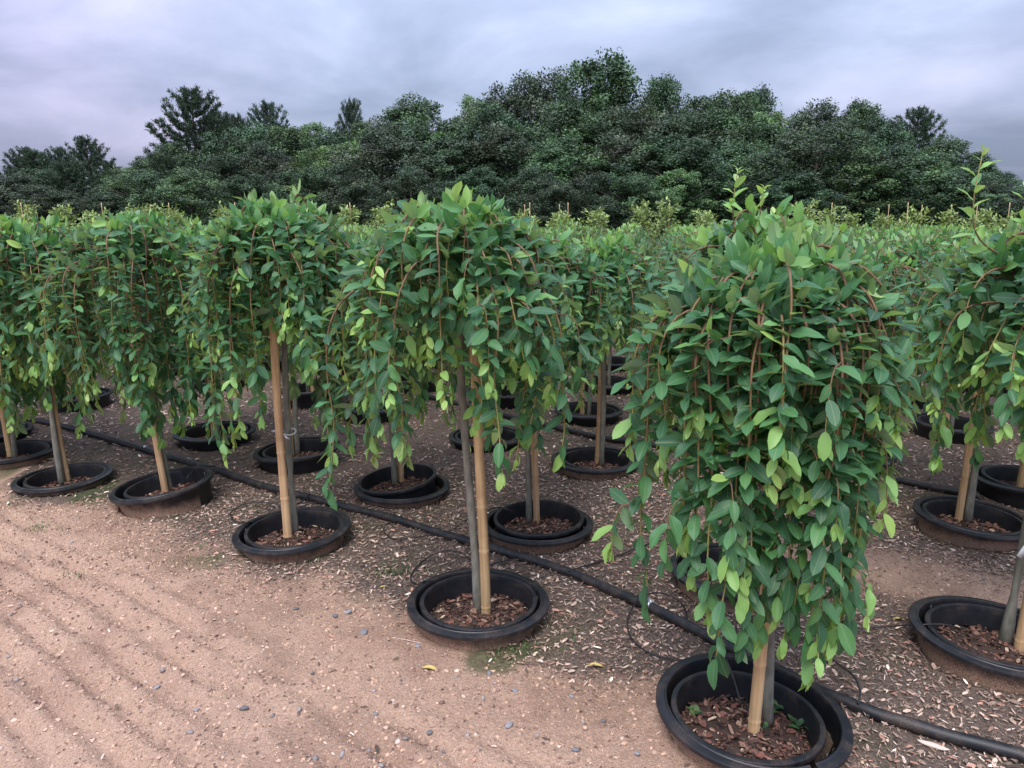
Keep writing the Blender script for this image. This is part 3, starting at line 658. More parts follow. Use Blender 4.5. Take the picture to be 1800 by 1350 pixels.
def soil_meshes(rs, seed, dense=True):
    r = np.random.default_rng(seed); nr, na = 9, 28; V = [(0, 0, .012)]; F = []
    for a_ in range(1, nr + 1):
        for b_ in range(na):
            q = rs * a_ / nr; th = b_ * 2 * np.pi / na; V.append((q * math.cos(th), q * math.sin(th), .012 * (1 - (a_ / nr) ** 2) + (r.normal(0, .004) if a_ < nr else -.008)))
    T = [(0, 1 + b_, 1 + (b_ + 1) % na) for b_ in range(na)]
    Q = [(1 + (a_ - 1) * na + b_, 1 + a_ * na + b_, 1 + a_ * na + (b_ + 1) % na, 1 + (a_ - 1) * na + (b_ + 1) % na) for a_ in range(1, nr) for b_ in range(na)]
    soil = mesh('soil', np.array(V), [np.array(T), np.array(Q)], MAT_SOIL, np.tile([.060, .038, .030], (len(V), 1)))
    n = 900 if dense else 350
    q = rs * .97 * np.sqrt(r.random(n)); th = r.random(n) * 6.283; x, y = q * np.cos(th), q * np.sin(th)
    TV = np.array([[-.5, .05, 0], [-.22, .5, .15], [.3, .42, .2], [.5, -.1, -.1], [.12, -.5, .2], [-.36, -.38, .0]]); TF = [np.array([[0, 3, 2, 1], [0, 5, 4, 3]])]
    ln = .007 + .028 * r.random(n) ** 2.4; wd = ln * r.uniform(.25, .65, n); a_ = r.random(n) * 6.28
    Fm = frame(np.stack([np.cos(a_), np.sin(a_), r.normal(0, .35, n)], -1), np.stack([r.normal(0, .45, n), r.normal(0, .45, n), np.ones(n)], -1))
    Mx = np.stack([Fm[:, :, 1] * ln[:, None], Fm[:, :, 0] * wd[:, None], Fm[:, :, 2] * wd[:, None] * .6], -1)
    V, F = stamp(TV, TF, Mx, np.stack([x, y, .012 * (1 - (q / rs) ** 2) + .004 + .004 * r.random(n)], -1))
    pal = np.array([[.075, .042, .033], [.14, .075, .055], [.22, .125, .09], [.32, .205, .145], [.19, .085, .065], [.045, .03, .026], [.48, .36, .25]])
    c = pal[r.choice(7, n, p=[.24, .22, .15, .09, .14, .12, .04])] * r.uniform(.8, 1.2, (n, 1))
    return soil, mesh('bark_mulch', V, F, MAT_CHIP, np.repeat(c, len(TV), 0), smooth=False)
SOILS = [soil_meshes(.20, 100 + k) for k in range(4)]
SOIL_FAR = soil_meshes(.2, 120, False)
def build_pots(key, v, label_s, label_g, grp_s=None, grp_g=None, simple=None):
    x, y = v['xy']; rz = v.get('rimz', 0); zr = RIM + rz; seed = abs(hash(key)) % 97 if not isinstance(key, str) else sum(map(ord, key))
    sk = thing('socket_pot', label_s, 'pot', (x, y, zr), grp_s, (R(v['tilt'][0]), R(v['tilt'][1]), 0))
    ws, rs_ = socket_profiles(v['ro']); gap = (R(-70.5), R(-66.5)) if v.get('gap') else None
    wallm = MAT_WALLD if v.get('clean') else MAT_WALL
    wl_ = obj('wall', mesh('wall', *lathe(ws[:4], 56, gap, .011, seed), wallm), sk); obj('inner_wall', mesh('wall', *lathe(ws[4:], 56, gap, .011, seed), MAT_WALLD), sk); obj('rim', mesh('rim', *lathe(rs_, 64, gap, .011, seed), MAT_POT), sk)
    for a_ in (.5, 2.1, 4.0):      # small moulded ribs on the inner face of the socket pot
        a2 = a_ + seed; c_, s_ = math.cos(a2), math.sin(a2); rr = v['ro'] - .041
        q = np.array([[rr, -.004, -.05], [rr, .004, -.05], [rr, .004, -.004], [rr, -.004, -.004], [rr - .006, -.003, -.05], [rr - .006, .003, -.05], [rr - .006, .003, -.008], [rr - .006, -.003, -.008]])
        q = np.stack([q[:, 0] * c_ - q[:, 1] * s_, q[:, 0] * s_ + q[:, 1] * c_, q[:, 2]], -1)
        obj('rib', mesh('rib', q, np.array([[4, 5, 6, 7], [0, 4, 7, 3], [1, 2, 6, 5], [3, 7, 6, 2], [0, 1, 5, 4], [0, 3, 2, 1]]), MAT_POT, smooth=False), wl_)
    gx, gy = x + v['ishift'][0], y + v['ishift'][1]
    gp = thing('growing_pot', label_g, 'pot', (gx, gy, zr + v.get('iz', 0) - .006), grp_g, (R(v['itilt'][0]), R(v['itilt'][1]), 0))
    wg, rg = grow_profiles(v['ri'])
    obj('wall', mesh('wall', *lathe(wg, 48, None, .010, seed + 1), MAT_WALLD), gp); obj('rim', mesh('rim', *lathe(rg, 56, None, .010, seed + 1), MAT_POT), gp)
    sl_, bm_ = SOILS[seed % 4] if simple is None else SOIL_FAR
    f = (v['ri'] - .022) / .20
    o = obj('soil', sl_, gp, (0, 0, -.082), (0, 0, seed)); o.scale = (f, f, 1)
    obj('bark_mulch', bm_, o, kind='stuff')
    return gp

WHERE = {
 'P1': ('the black pot with the split rim and weeds', 'willow with the longest leafy strands, trailing over the split-rimmed pot with weeds'),
 'P2': ('the trackside pot with reddish bark, next after the split-rimmed one', 'domed willow with bare grey stem beside thick tan stake, next to the split-rimmed pot'),
 'P3': ('the trackside pot whose stake carries a silver tie low down', 'willow with silver-tied stake, third along the sandy track from the split-rimmed pot'),
 'P4': ('the trackside pot tilted high above the sand', 'leaning willow with low hanging leaves growing from the tilted trackside pot'),
 'P5': ('the low trackside pot beyond the tilted one', 'willow with pale grey stem in the low pot beyond the tilted trackside pot'),
 'P6': ('the shaded trackside pot two past the tilted one', 'shaded willow two pots past the tilted trackside pot, hanging nearly to the ground'),
 'S1': ('the pot with the leaning grey trunk, behind the first pipe', 'willow with leaning grey trunk and tall upright shoots above its crown'),
 'S2': ('the pot hidden behind the longest willow strands', 'willow standing directly behind the one with the longest strands'),
 'S3': ('the second-row pot with its inner pot standing proud', 'willow with a thin stake in the second row, its inner pot standing proud'),
 'S4': ('the second-row pot with its inner pot tipped up', 'willow with strands drooping into its tipped inner pot, second row'),
 'S5': ('the clean black second-row pot behind the silver-tied stake', 'willow in the second row right behind the silver-tied stake'),
 'S6': ('the shaded second-row pot behind the tilted trackside pot', 'shaded willow in the second row behind the tilted trackside pot'),
 'T1': ('the third-row pot on pinkish sand by the second pipe', 'third-row willow on pinkish sand, beside the second pipe, behind the leaning grey trunk'),
 'T2': ('the flat-rimmed third-row pot behind the proud inner pot', 'third-row willow just in front of the second pipe, behind the proud inner pot'),
 'T3': ('the small shaded third-row pot under the second pipe', 'third-row willow in shade where the second pipe disappears behind leaves'),
 'T5': ('the tall clean third-row pot behind the silver-tied stake', 'third-row willow in the pot standing high out of the mulch'),
}
GRP_W = 'weeping willows in pots'
for wi, (key, v) in enumerate(near.items()):
    where, wl = WHERE[key]
    zr = RIM + v.get('rimz', 0); sz = zr + v.get('iz', 0) - .080
    build_pots(key, v, 'sunken outer ring of ' + where, 'mulch-filled inner ring of ' + where, 'sunken socket pots', 'growing pots')
    bs = at(*v['stake'], sz)[:2]; bt = at(*v['trunk'], sz)[:2]
    # keep bases inside the soil
    c0 = v['xy'] + np.array(v['ishift'])
    def clampin(p, m):
        d = p - c0; n_ = np.linalg.norm(d); return p if n_ < m else c0 + d / n_ * m
    bs, bt = clampin(bs, v['ri'] * .6), clampin(bt, v['ri'] * .55)
    if np.linalg.norm(bs - bt) < .04: bt = bs + unit(bt - bs + 1e-4) * .041
    z0 = 1.2
    # bamboo stake
    sln = 1.20; tx, ty = math.atan2(v['slean'][0], sln), math.atan2(-v['slean'][1], sln)
    rs0 = {'P1': .0185, 'P2': .0195, 'P3': .021, 'P4': .0185, 'S3': .0165}.get(key, .018)
    st = tag(obj('bamboo_stake', None, None, (bs[0], bs[1], sz), (ty, tx, 0)), 'tan bamboo stake standing in ' + where, 'stake', 'bamboo stakes')
    cane = obj('cane', stake_mesh('cane', sln, rs0, wi), st); cv = random.Random(wi).uniform(.8, 1.08); cane.color = (cv, cv * random.Random(wi + 5).uniform(.9, 1), cv * .95, 1)
    if v.get('tie'):
        dv = (bt - bs); P = []
        for q in np.linspace(0, 2 * np.pi, 20, endpoint=True):
            P.append((dv[0] * .5 + (.034 + np.linalg.norm(dv) * .35) * math.cos(q), dv[1] * .5 + .034 * math.sin(q), v['tie'] + .01 * math.sin(q * 2)))
        obj('tie', mesh('tie', *tube(P, .0042, 5, False), MAT_TIE), st)
        P = [(rs0, -rs0 * .8, v['tie']), (rs0 + .014, -rs0 - .01, v['tie'] - .012), (rs0 + .03, -rs0 - .008, v['tie'] - .022)]
        obj('tie_end', mesh('tie_end', *tube(P, [.004, .005, .004], 5), MAT_TIE), st)
    # tree
    root = thing('willow_tree', 'weeping ' + wl, 'tree', (bt[0], bt[1], sz), GRP_W)
    top = v['crown']['top'] - sz; ck = dict(v['crown']); ck['top'] = top; ck['zend'] -= sz; ck['zlong'] -= sz
    dist = np.hypot(*v['xy'])
    canes, D = willow_data(200 + wi * 7, z0=z0 - sz, sp=.0215 if dist < 3.6 else .0245, **ck)
    lean = np.array([v['lean'][0], v['lean'][1], 0])
    obj('trunk', trunk_mesh('trunk', v['lean'], z0 - sz, seed=wi), root)
    branches = [obj('branch', cane_mesh('branch', P + lean, rad, 5 if dist < 3 else 4), root) for (P, rad) in canes]
    D[0] = D[0] + lean
    # the leaves that show largest become parts
    W = D[0] + np.array([bt[0], bt[1], sz]); u_, v_, dep = proj(W)
    inside = (u_ > -20) & (u_ < 1820) & (v_ > -20) & (v_ < 1370)
    order = np.argsort(dep); cell = max(8, FPX * .03 / max(dist, .5)); cnt = {}; vis = np.zeros(len(W), bool)
    for q in order:
        if not inside[q]: continue
        kx = (int(u_[q] // cell), int(v_[q] // cell)); c_ = cnt.get(kx, 0); vis[q] = c_ < 1
        cnt[kx] = c_ + 1
    view = unit(W - np.array([0, 0, HC])); Fm = frame(D[1], D[2]); face = np.abs(np.sum(Fm[:, :, 2] * view, -1))
    score = np.where(vis, D[3] / dep * (.35 + face), 0)
    maxn = 300 if dist < 4.5 else (220 if key[0] == 'P' else 130)
    pick = np.argsort(-score)[:maxn]; pick = pick[score[pick] > 0]
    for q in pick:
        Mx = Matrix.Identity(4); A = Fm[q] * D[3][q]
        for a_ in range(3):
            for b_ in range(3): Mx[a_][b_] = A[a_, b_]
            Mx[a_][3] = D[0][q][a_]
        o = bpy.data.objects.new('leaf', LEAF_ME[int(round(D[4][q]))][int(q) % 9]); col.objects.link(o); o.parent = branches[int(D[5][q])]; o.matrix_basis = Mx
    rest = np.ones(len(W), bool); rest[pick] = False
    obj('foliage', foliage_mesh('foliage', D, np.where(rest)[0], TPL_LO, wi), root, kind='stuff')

ORD = 'first second third fourth fifth sixth seventh eighth ninth tenth eleventh twelfth thirteenth fourteenth fifteenth'.split()
# far willows: a few built, the rest copied
protos = []
for k in range(5):
    canes, D = willow_data(900 + k, R=.41, top=1.45 + .03 * (k % 3), zend=.70, sd=.15, nlong=5, zlong=.45, n=50, sp=.032, shoots=[(.1, .05, 1.52)] if k == 2 else (), z0=1.08)
    protos.append((trunk_mesh('trunk', (0, 0), 1.2, seed=50 + k, sides=7),
                   mesh('branches', *join([tube(P, rad, 3) for P, rad in canes]), MAT_STEM, np.tile(STEM_B, (sum(len(P) * 3 for P, _ in canes), 1))),
                   foliage_mesh('foliage', D, np.arange(len(D[0])), TPL_FAR, 77 + k), stake_mesh('cane', 1.2, .018, 60 + k, 7)))
for q in sorted(far, key=lambda p: np.hypot(*p)):
    k = frng.randrange(5); pm = protos[k]; dist = np.hypot(*q); rz = frng.uniform(0, 6.28)
    lab = 'weeping willow in the packed rows beyond the second pipe' if upv(*q) > 4.6 else ('weeping willow standing between the third-row pots before the second pipe' if upv(*q) > 3.3 else 'weeping willow far along the rows past the shaded trackside pot')
    if upv(*q) > 4.6: lab = 'weeping willow in the ' + ORD[int(np.argmin([abs(upv(*q) - p_) for p_ in perps]))] + ' row, counted from the sandy track'
    root = thing('willow_tree', lab, 'tree', (q[0], q[1], 0.0), 'rear willows: ' + lab.split('willow ')[1], (0, 0, rz)); s = frng.uniform(.96, 1.04); root.scale = (s, s, s)
    obj('trunk', pm[0], root); obj('branches', pm[1], root, kind='stuff'); obj('foliage', pm[2], root, kind='stuff')
    if dist < 9:
        v = dict(xy=q, ro=.268, ri=.22, ishift=(0, 0), tilt=(frng.uniform(-2, 2), frng.uniform(-3, 3)), itilt=(frng.uniform(-2, 2), frng.uniform(-3, 3)), rimz=frng.uniform(-.03, .03), clean=True)
        build_pots(int(dist * 97), v, 'sunken outer pot under the ' + lab.split('weeping ')[1], 'inner pot holding the ' + lab.split('weeping ')[1], 'rear socket pots', 'rear growing pots', simple=True)
        st = tag(obj('bamboo_stake', None, None, (q[0] - .05, q[1] - .03, 0.02), (frng.uniform(-.03, .03), frng.uniform(-.03, .03), 0)), 'bamboo stake beside the ' + lab.split('weeping ')[1], 'stake', 'rear bamboo stakes'); cn = obj('cane', pm[3], st); cn.color = (.9, .85, .8, 1)

# ------------------------------------------------------------------ irrigation
def pipe_pts(px, z): return [np.append(at(a_, b_, z)[:2], 0) for a_, b_ in px]
def pipe(label, px, r, name='irrigation_pipe'):
    P = catmull(pipe_pts(px, r), 14); P[:, 2] = ground_z(P[:, 0], P[:, 1]); zz = P[:, 2].copy()
    for k in range(len(P)): P[k, 2] = np.mean(zz[max(0, k - 4):k + 5]) + r * .92
    root = thing(name, label, 'pipe', tuple(P[len(P) // 2] - [0, 0, r]))
    loc = P - np.array(root.location)
    obj('tube', mesh('tube', *tube(loc, r, 12), MAT_PIPE), root)
    return root, P
PX1 = [(1960, 1372), (1790, 1322), (1620, 1277), (1490, 1235), (1350, 1172), (1190, 1090), (1085, 1040), (980, 998), (840, 955), (700, 913), (600, 888), (520, 868), (450, 850), (380, 826), (310, 806), (250, 790), (150, 760), (60, 738), (-60, 712)]
root1, PP1 = pipe('thick black irrigation pipe between the trackside row and second row', PX1, .0205)
PX2 = [(2000, 905), (1800, 880), (1660, 860), (1440, 818), (1250, 795), (1060, 770), (980, 752), (905, 735), (862, 722), (780, 703), (640, 674), (500, 648)]
root2, PP2 = pipe('thick black irrigation pipe behind the third row of pots', PX2, .0205)
def on_pipe(PP, px, py):
    p = at(px, py, .02); k = int(np.argmin(np.hypot(PP[:, 0] - p[0], PP[:, 1] - p[1]))); return PP[k], unit(PP[min(k + 1, len(PP) - 1)] - PP[k - 1])
def ring(PP, px, py, wd, rad, mat, name, root):
    c, d = on_pipe(PP, px, py); loc = np.array(root.location)
    P = [c - d * wd / 2 - loc, c - d * wd * .45 - loc, c - loc, c + d * wd * .45 - loc, c + d * wd / 2 - loc]
    return obj(name, mesh(name, *tube(P, [.0206, rad, rad, rad, .0206], 14), mat), root)
for (a_, b_) in [(1120, 1056), (1265, 1130), (690, 912), (905, 978), (460, 853)]: ring(PP1, a_, b_, .010, .0228, MAT_PIPE, 'collar', root1)
c, d = on_pipe(PP1, 1142, 1068)
cl = thing('hose_clamp', 'silver metal clamp round the thick irrigation pipe', 'clamp', tuple(c - [0, 0, .02]))
cl_o = np.array(cl.location)
obj('band', mesh('band', *tube([c - d * .009 - cl_o, c - d * .008 - cl_o, c + d * .008 - cl_o, c + d * .009 - cl_o], [.0208, .0238, .0238, .0208], 16), MAT_CLAMP), cl)
obj('screw', mesh('screw', *tube([c - cl_o + np.array([.004, -.012, .024]), c - cl_o + np.array([.0, .016, .026])], .006, 8), MAT_CLAMP), cl)
obj('strap_end', mesh('strap_end', *tube([c - cl_o + np.array([-.012, -.02, .01]), c - cl_o + np.array([-.016, -.03, -.004]), c - cl_o + np.array([-.014, -.034, -.018])], [.004, .005, .003], 6), MAT_CLAMP), cl)
c, d = on_pipe(PP1, 258, 792)
cl2 = thing('pipe_plug', 'small white plug on the pipe near the tilted trackside pot', 'plug', tuple(c + [0, 0, .014])); obj('cap', mesh('cap', *tube([(0, 0, 0), (0, 0, .006), (0, 0, .014), (0, 0, .016)], [.010, .012, .010, .005], 10), MAT_TAG), cl2)

def drip(label, pts, r=.0034):
    K = [np.append(at(a_, b_, z)[:2], max(z, gz(*at(a_, b_, z)[:2]) + r + .009) if not pot_ else z) for (a_, b_, z, *pp) in pts for pot_ in [bool(pp)]]
    P = catmull(K, 10); base = P[0].copy()
    o = obj('drip_tube', mesh('drip_tube', *tube(P - base, r, 6), MAT_PIPE), None, tuple(base)); return tag(o, label, 'tube', 'thin drip tubes')
drip('thin black drip tube looping from the clamp into the split-rimmed pot', [(1122, 1052, .035), (1104, 1085, .02), (1108, 1122, .004), (1140, 1152, .004), (1190, 1166, .01), (1240, 1158, .06), (1268, 1150, .10, 1), (1285, 1180, .085, 1), (1303, 1238, .03, 1)])
drip('thin black drip tube curling over the pipe beside the silver clamp', [(1126, 1050, .04), (1150, 1042, .035), (1180, 1048, .02), (1202, 1070, .006), (1209, 1098, .03, 1)])
drip('thin black drip tube arching from the pipe beside the split-rimmed pot', [(1508, 1237, .04, 1), (1512, 1215, .06, 1), (1500, 1188, .07, 1), (1480, 1172, .03, 1), (1462, 1160, .005)])
drip('thin black drip tube reaching the pot with the leaning grey trunk', [(1378, 1128, .005), (1440, 1117, .01), (1500, 1106, .02), (1560, 1101, .05, 1), (1622, 1098, .095, 1), (1660, 1098, .088, 1), (1690, 1105, .05, 1)])
drip('thin black drip tube looping behind the bare grey stem', [(905, 983, .04, 1), (880, 988, .015), (850, 995, .006), (832, 985, .015), (805, 970, .03, 1), (775, 970, .03, 1), (745, 985, .01), (725, 1010, .005), (723, 1022, .01), (735, 1027, .06, 1), (750, 1020, .095, 1), (775, 1025, .06, 1)])
drip('thin black drip tube looped on the mulch beside the pipe', [(690, 914, .04, 1), (678, 926, .006), (675, 938, .005), (690, 949, .005), (720, 949, .005), (752, 944, .005), (790, 938, .005)])
drip('thin black drip tube looping behind the silver-tied stake', [(545, 868, .04, 1), (525, 885, .02), (495, 888, .02), (465, 883, .03, 1), (430, 886, .02), (410, 898, .006), (405, 908, .006), (415, 917, .03, 1), (430, 918, .09, 1), (455, 918, .06, 1)])
drip('thin black drip tube rising into the tilted trackside pot', [(395, 826, .04, 1), (375, 820, .06, 1), (350, 822, .09, 1), (335, 832, .12, 1), (328, 842, .10, 1)])
drip('thin black drip tube lying straight across the mulch to the second row', [(1000, 1004, .035, 1), (1020, 998, .008), (1045, 990, .005), (1090, 975, .005), (1140, 958, .005), (1190, 945, .005)])
drip('thin black drip tube crossing to the pot with the proud inner pot', [(800, 930, .005), (820, 915, .005), (850, 902, .006), (872, 892, .05, 1), (890, 895, .09, 1), (905, 903, .05, 1)])

# ------------------------------------------------------------------ small loose things
yl_v, yl_f, yl_uv = leaf_template(7, 5, 300)
YL = mesh('fallen_leaf', yl_v, yl_f, MAT_YLEAF)
for (px, py, s, lab) in [(768, 1183, .062, 'pale yellow fallen leaf on bare sand below the reddish-bark pot'), (1060, 1173, .058, 'pale yellow fallen leaf on sand close to the split-rimmed pot'),
                         (1590, 1090, .045, 'yellow fallen leaf touching the thin drip tube'), (1000, 838, .04, 'yellow fallen leaf on mulch by the wide flat rim'), (603, 880, .04, 'orange-yellow fallen leaf beside the thick pipe'),
                         (680, 1035, .03, 'tiny yellow leaf on sand beside the drip loop')]:
    p = at(px, py, 0); o = obj('fallen_leaf', YL, None, (p[0], p[1], gz(p[0], p[1]) + .006), (.08, .1, random.Random(px).uniform(-.6, .6) + math.pi / 2)); o.scale = (s, s, s); tag(o, lab, 'leaf', 'fallen yellow leaves')
def stick(label, px, r, col_, name='stick'):
    K = [np.array([*at(a_, b_, 0)[:2], gz(*at(a_, b_, 0)[:2]) + r * 1.1]) for a_, b_ in px]; P = catmull(K, 6); base = P[0].copy()
    V, F = tube(P - base, np.linspace(r, r * .6, len(P)), 6); return tag(obj(name, mesh(name, V, F, MAT_CHIP, np.tile(col_, (len(V), 1))), None, tuple(base)), label, 'stick', 'dry sticks on the ground')
stick('dark twig lying beside the pot with the leaning grey trunk', [(1618, 1112), (1600, 1130), (1576, 1158)], .0045, (.06, .045, .04))
stick('thin pale straw crossing the dark twig', [(1592, 1122), (1610, 1138), (1632, 1164)], .0022, (.36, .27, .2))
stick('long dry twig on the sandy lane behind the longest willow strands', [(1540, 1058), (1580, 1062), (1622, 1066)], .003, (.14, .095, .075))
stick('dry twig across the mulch beyond the silver clamp', [(1180, 1078), (1215, 1072), (1255, 1065)], .004, (.25, .17, .12))
stick('reddish twig on the open sand of the track', [(420, 985), (450, 980), (482, 974)], .003, (.15, .085, .06))
stick('pale straw lying on sand near the reddish-bark pot', [(690, 1126), (715, 1131), (742, 1137)], .0022, (.55, .42, .36))
stick('thin dark twig on the sand between the two yellow leaves', [(905, 1168), (960, 1174), (1000, 1177)], .0018, (.16, .10, .08))
cv_, cf_ = ico(77, .2)
o = tag(obj('wood_piece', mesh('wood_piece', cv_, cf_, MAT_CHIP, np.tile([.62, .52, .44], (12, 1)), smooth=False)), 'large pale splinter of wood beside the thick pipe', 'wood')
p = at(1640, 1312, 0); o.location = (p[0], p[1], gz(p[0], p[1]) + .006); o.scale = (.046, .012, .007); o.rotation_euler = (0, .05, -.5)
# plant tag by the leaning grey trunk
p = at(1786, 948, .35); d_ = near['S1']['xy']
tb = at(*near['S1']['trunk'], .02)[:2]
tg = thing('plant_tag', 'small white tag hanging on the leaning grey trunk', 'tag', (tb[0] + .012, tb[1] - .022, .40), None, (0, .6, .2))
obj('card', mesh('card', np.array([[-.014, 0, -.05], [.014, 0, -.05], [.014, 0, 0], [-.014, 0, 0], [-.014, .001, -.05], [.014, .001, -.05], [.014, .001, 0], [-.014, .001, 0]]), np.array([[0, 1, 2, 3], [7, 6, 5, 4], [0, 4, 5, 1], [3, 2, 6, 7], [0, 3, 7, 4], [1, 5, 6, 2]]), MAT_TAG, smooth=False), tg)
obj('loop', mesh('loop', *tube([(0, .0005, -.004), (.006, .01, .012), (0, .022, .02), (-.006, .01, .012), (0, .0005, -.004)], .0012, 5), MAT_TAG), tg)

# weeds
def weed(label, xy, z, n, size, seed, tall=.5, cat='weed'):
    r = np.random.default_rng(seed); root = thing('weed', label, cat, (xy[0], xy[1], z), 'small weeds')
    pal = np.array([[.035, .085, .04], [.05, .115, .045], [.09, .16, .05]])
    for k in range(n):
        th = r.random() * 6.283; d = np.array([[math.cos(th), math.sin(th), tall + r.uniform(-.2, .5)]]); Fm = frame(d, np.array([[0, 0, 1.0]]) + r.normal(0, .2, (1, 3)))[0] * size * r.uniform(.6, 1.1)
        b = np.array([r.normal(0, size * .3), r.normal(0, size * .3), size * .1]); tv_, tf_, uv_ = TPL_LO[k % 4]
        obj('leaf', mesh('leaf', tv_ * [1.5, 1, 1] @ Fm.T + b, tf_, MAT_WEED, np.tile(pal[r.integers(3)], (len(tv_), 1))), root)
g1 = near['P1']; gp1 = g1['xy'] + np.array(g1['ishift']); sz1 = RIM - .080 + .004
for (px, py, n, s, lab) in [(1222, 1253, 8, .028, 'green weed at the pot rim, opposite the larger weeds in the split-rimmed pot'), (1372, 1240, 9, .034, 'green weed with upright leaves behind the stake in the split-rimmed pot'),
                            (1408, 1272, 12, .032, 'bushy green weed against the inner wall of the split-rimmed pot'), (1350, 1280, 5, .020, 'tiny weed at the foot of the stem in the split-rimmed pot')]:
    p = at(px, py, sz1)[:2]; dd = p - gp1; q_ = np.linalg.norm(dd); p = p if q_ < .175 else gp1 + dd / q_ * .175
    weed(lab, p, sz1, n, s, px)
def tuft(label, px, py, n, h, seed, spread=.05):
    r = np.random.default_rng(seed); p = at(px, py, 0)[:2]; z = gz(*p); V, F, C = [], [], []
    for k in range(n):
        b = np.array([r.normal(0, spread), r.normal(0, spread * .6), 0]); th = r.random() * 6.28; l = h * r.uniform(.5, 1.1); dx = np.array([math.cos(th), math.sin(th), 0])
        s = np.cross(dx, [0, 0, 1]) * .0025; m_ = b + dx * l * .3 + [0, 0, l * .7]; t_ = b + dx * l * .9 + [0, 0, l * .8]
        o_ = len(V); V += [b - s, b + s, m_ + s * .8, m_ - s * .8, t_]; F.append((o_, o_ + 1, o_ + 2, o_ + 3)); F.append((o_ + 3, o_ + 2, o_ + 4, o_ + 4)); C += [np.array([.09, .14, .045]) * r.uniform(.6, 1.3)] * 5
    Fq = np.array([f for f in F if f[2] != f[3]]); Ft = np.array([f[:3] for f in F if f[2] == f[3]])
    return tag(obj('grass_tuft', mesh('grass_tuft', np.array(V), [Fq, Ft], MAT_WEED, np.array(C)), None, (p[0], p[1], z)), label, 'grass', 'small tufts of grass')
for k, (px, py, n, h, lab) in enumerate([(530, 990, 40, .022, 'small green tuft on sand below the silver-tied stake pot'), (45, 930, 22, .02, 'tiny green tuft out on the track, the farther of two past the pots'), (85, 932, 22, .02, 'tiny green tuft out on the track, the one toward the pots'), (8, 885, 26, .03, 'green tuft on the track beyond the low pot'),
                                         (690, 1005, 60, .028, 'dark green tuft beside the drip loop'), (352, 885, 26, .06, 'pale grass blades against the tilted trackside pot'), (900, 1150, 50, .02, 'mossy tuft at the foot of the reddish-bark pot'), (135, 1020, 18, .02, 'faint green tuft on the bare sand'),
                                         (330, 965, 30, .018, 'sparse green tuft on trampled mulch beside the track'), (1000, 1115, 40, .016, 'low moss tuft on dark mulch near the reddish-bark pot')]):
    tuft(lab, px, py, n, h, 400 + k)

# ------------------------------------------------------------------ young trees behind the willow field
def young_proto(seed):
    r = np.random.default_rng(seed); tr = [tube([(0, 0, -.02), (.01, 0, .8), (0, .01, 1.5), (0, 0, 1.95)], [.015, .013, .01, .004], 6)]; pos, dr = [], []
    for k in range(26):
        z = .55 + 1.35 * k / 26; th = k * 2.4; ln = .36 * (1 - .6 * abs(z - 1.1)) * r.uniform(.6, 1.1); e_ = np.array([math.cos(th) * ln, math.sin(th) * ln, ln * .8])
        tr.append(tube([(0, 0, z), e_ * .5 + [0, 0, z - .02], e_ + [0, 0, z]], [.005, .004, .002], 4))
        m = 30; f = r.uniform(.2, 1.05, m); pos.append(np.array([0, 0, z]) + e_ * f[:, None] + r.normal(0, .045, (m, 3))); dr.append(unit(e_ + r.normal(0, .25, (m, 3)) + [0, 0, .1]))
    pos, dr = np.concatenate(pos), np.concatenate(dr); n = len(pos)
    Fm = frame(dr, np.tile([0, 0, 1.0], (n, 1)) + r.normal(0, .5, (n, 3))) * r.uniform(.07, .12, n)[:, None, None]
    V, F = stamp(*TPL_FAR[0][:2], Fm, pos); c = np.array([.20, .27, .085]) * r.uniform(.6, 1.5, (n, 1)) * (1 + .25 * (pos[:, 2:3] - 1.2))
    Vt, Ft = join(tr)
    return mesh('trunk', Vt, Ft, MAT_FBARK), mesh('crown', V, F, MAT_WEED, np.repeat(c, len(TPL_FAR[0][0]), 0))
YP = [young_proto(500 + k) for k in range(4)]
YS = stake_mesh('cane', 1.95, .010, 77, 6)
yr = random.Random(12)
for row, yy in enumerate((18.4, 20.6)):
    x = -yy * .72
    while x < yy * .74:
        x += yr.choice([.7, .9, 1.1, 1.7]); k = yr.randrange(4); y_ = yy + yr.uniform(-.25, .25)
        root = thing('young_tree', 'light green staked young tree in the line behind the willow field', 'tree', (x, y_, 0), 'staked young trees behind the willows', (0, 0, yr.uniform(0, 6.28)))
        s = yr.uniform(.80, .99) * (1.0 + .02 * row); root.scale = (s * 1.1, s * 1.1, s)
        obj('trunk', YP[k][0], root); obj('crown', YP[k][1], root, kind='stuff')
        if yr.random() < .6:
            st = tag(obj('bamboo_stake', None, None, (x + .06, y_ - .05, 0)), 'thin pale stake tip standing above a light green young tree', 'stake', 'stakes of the young trees'); obj('cane', YS, st).color = (1.1, 1.15, 1.2, 1)

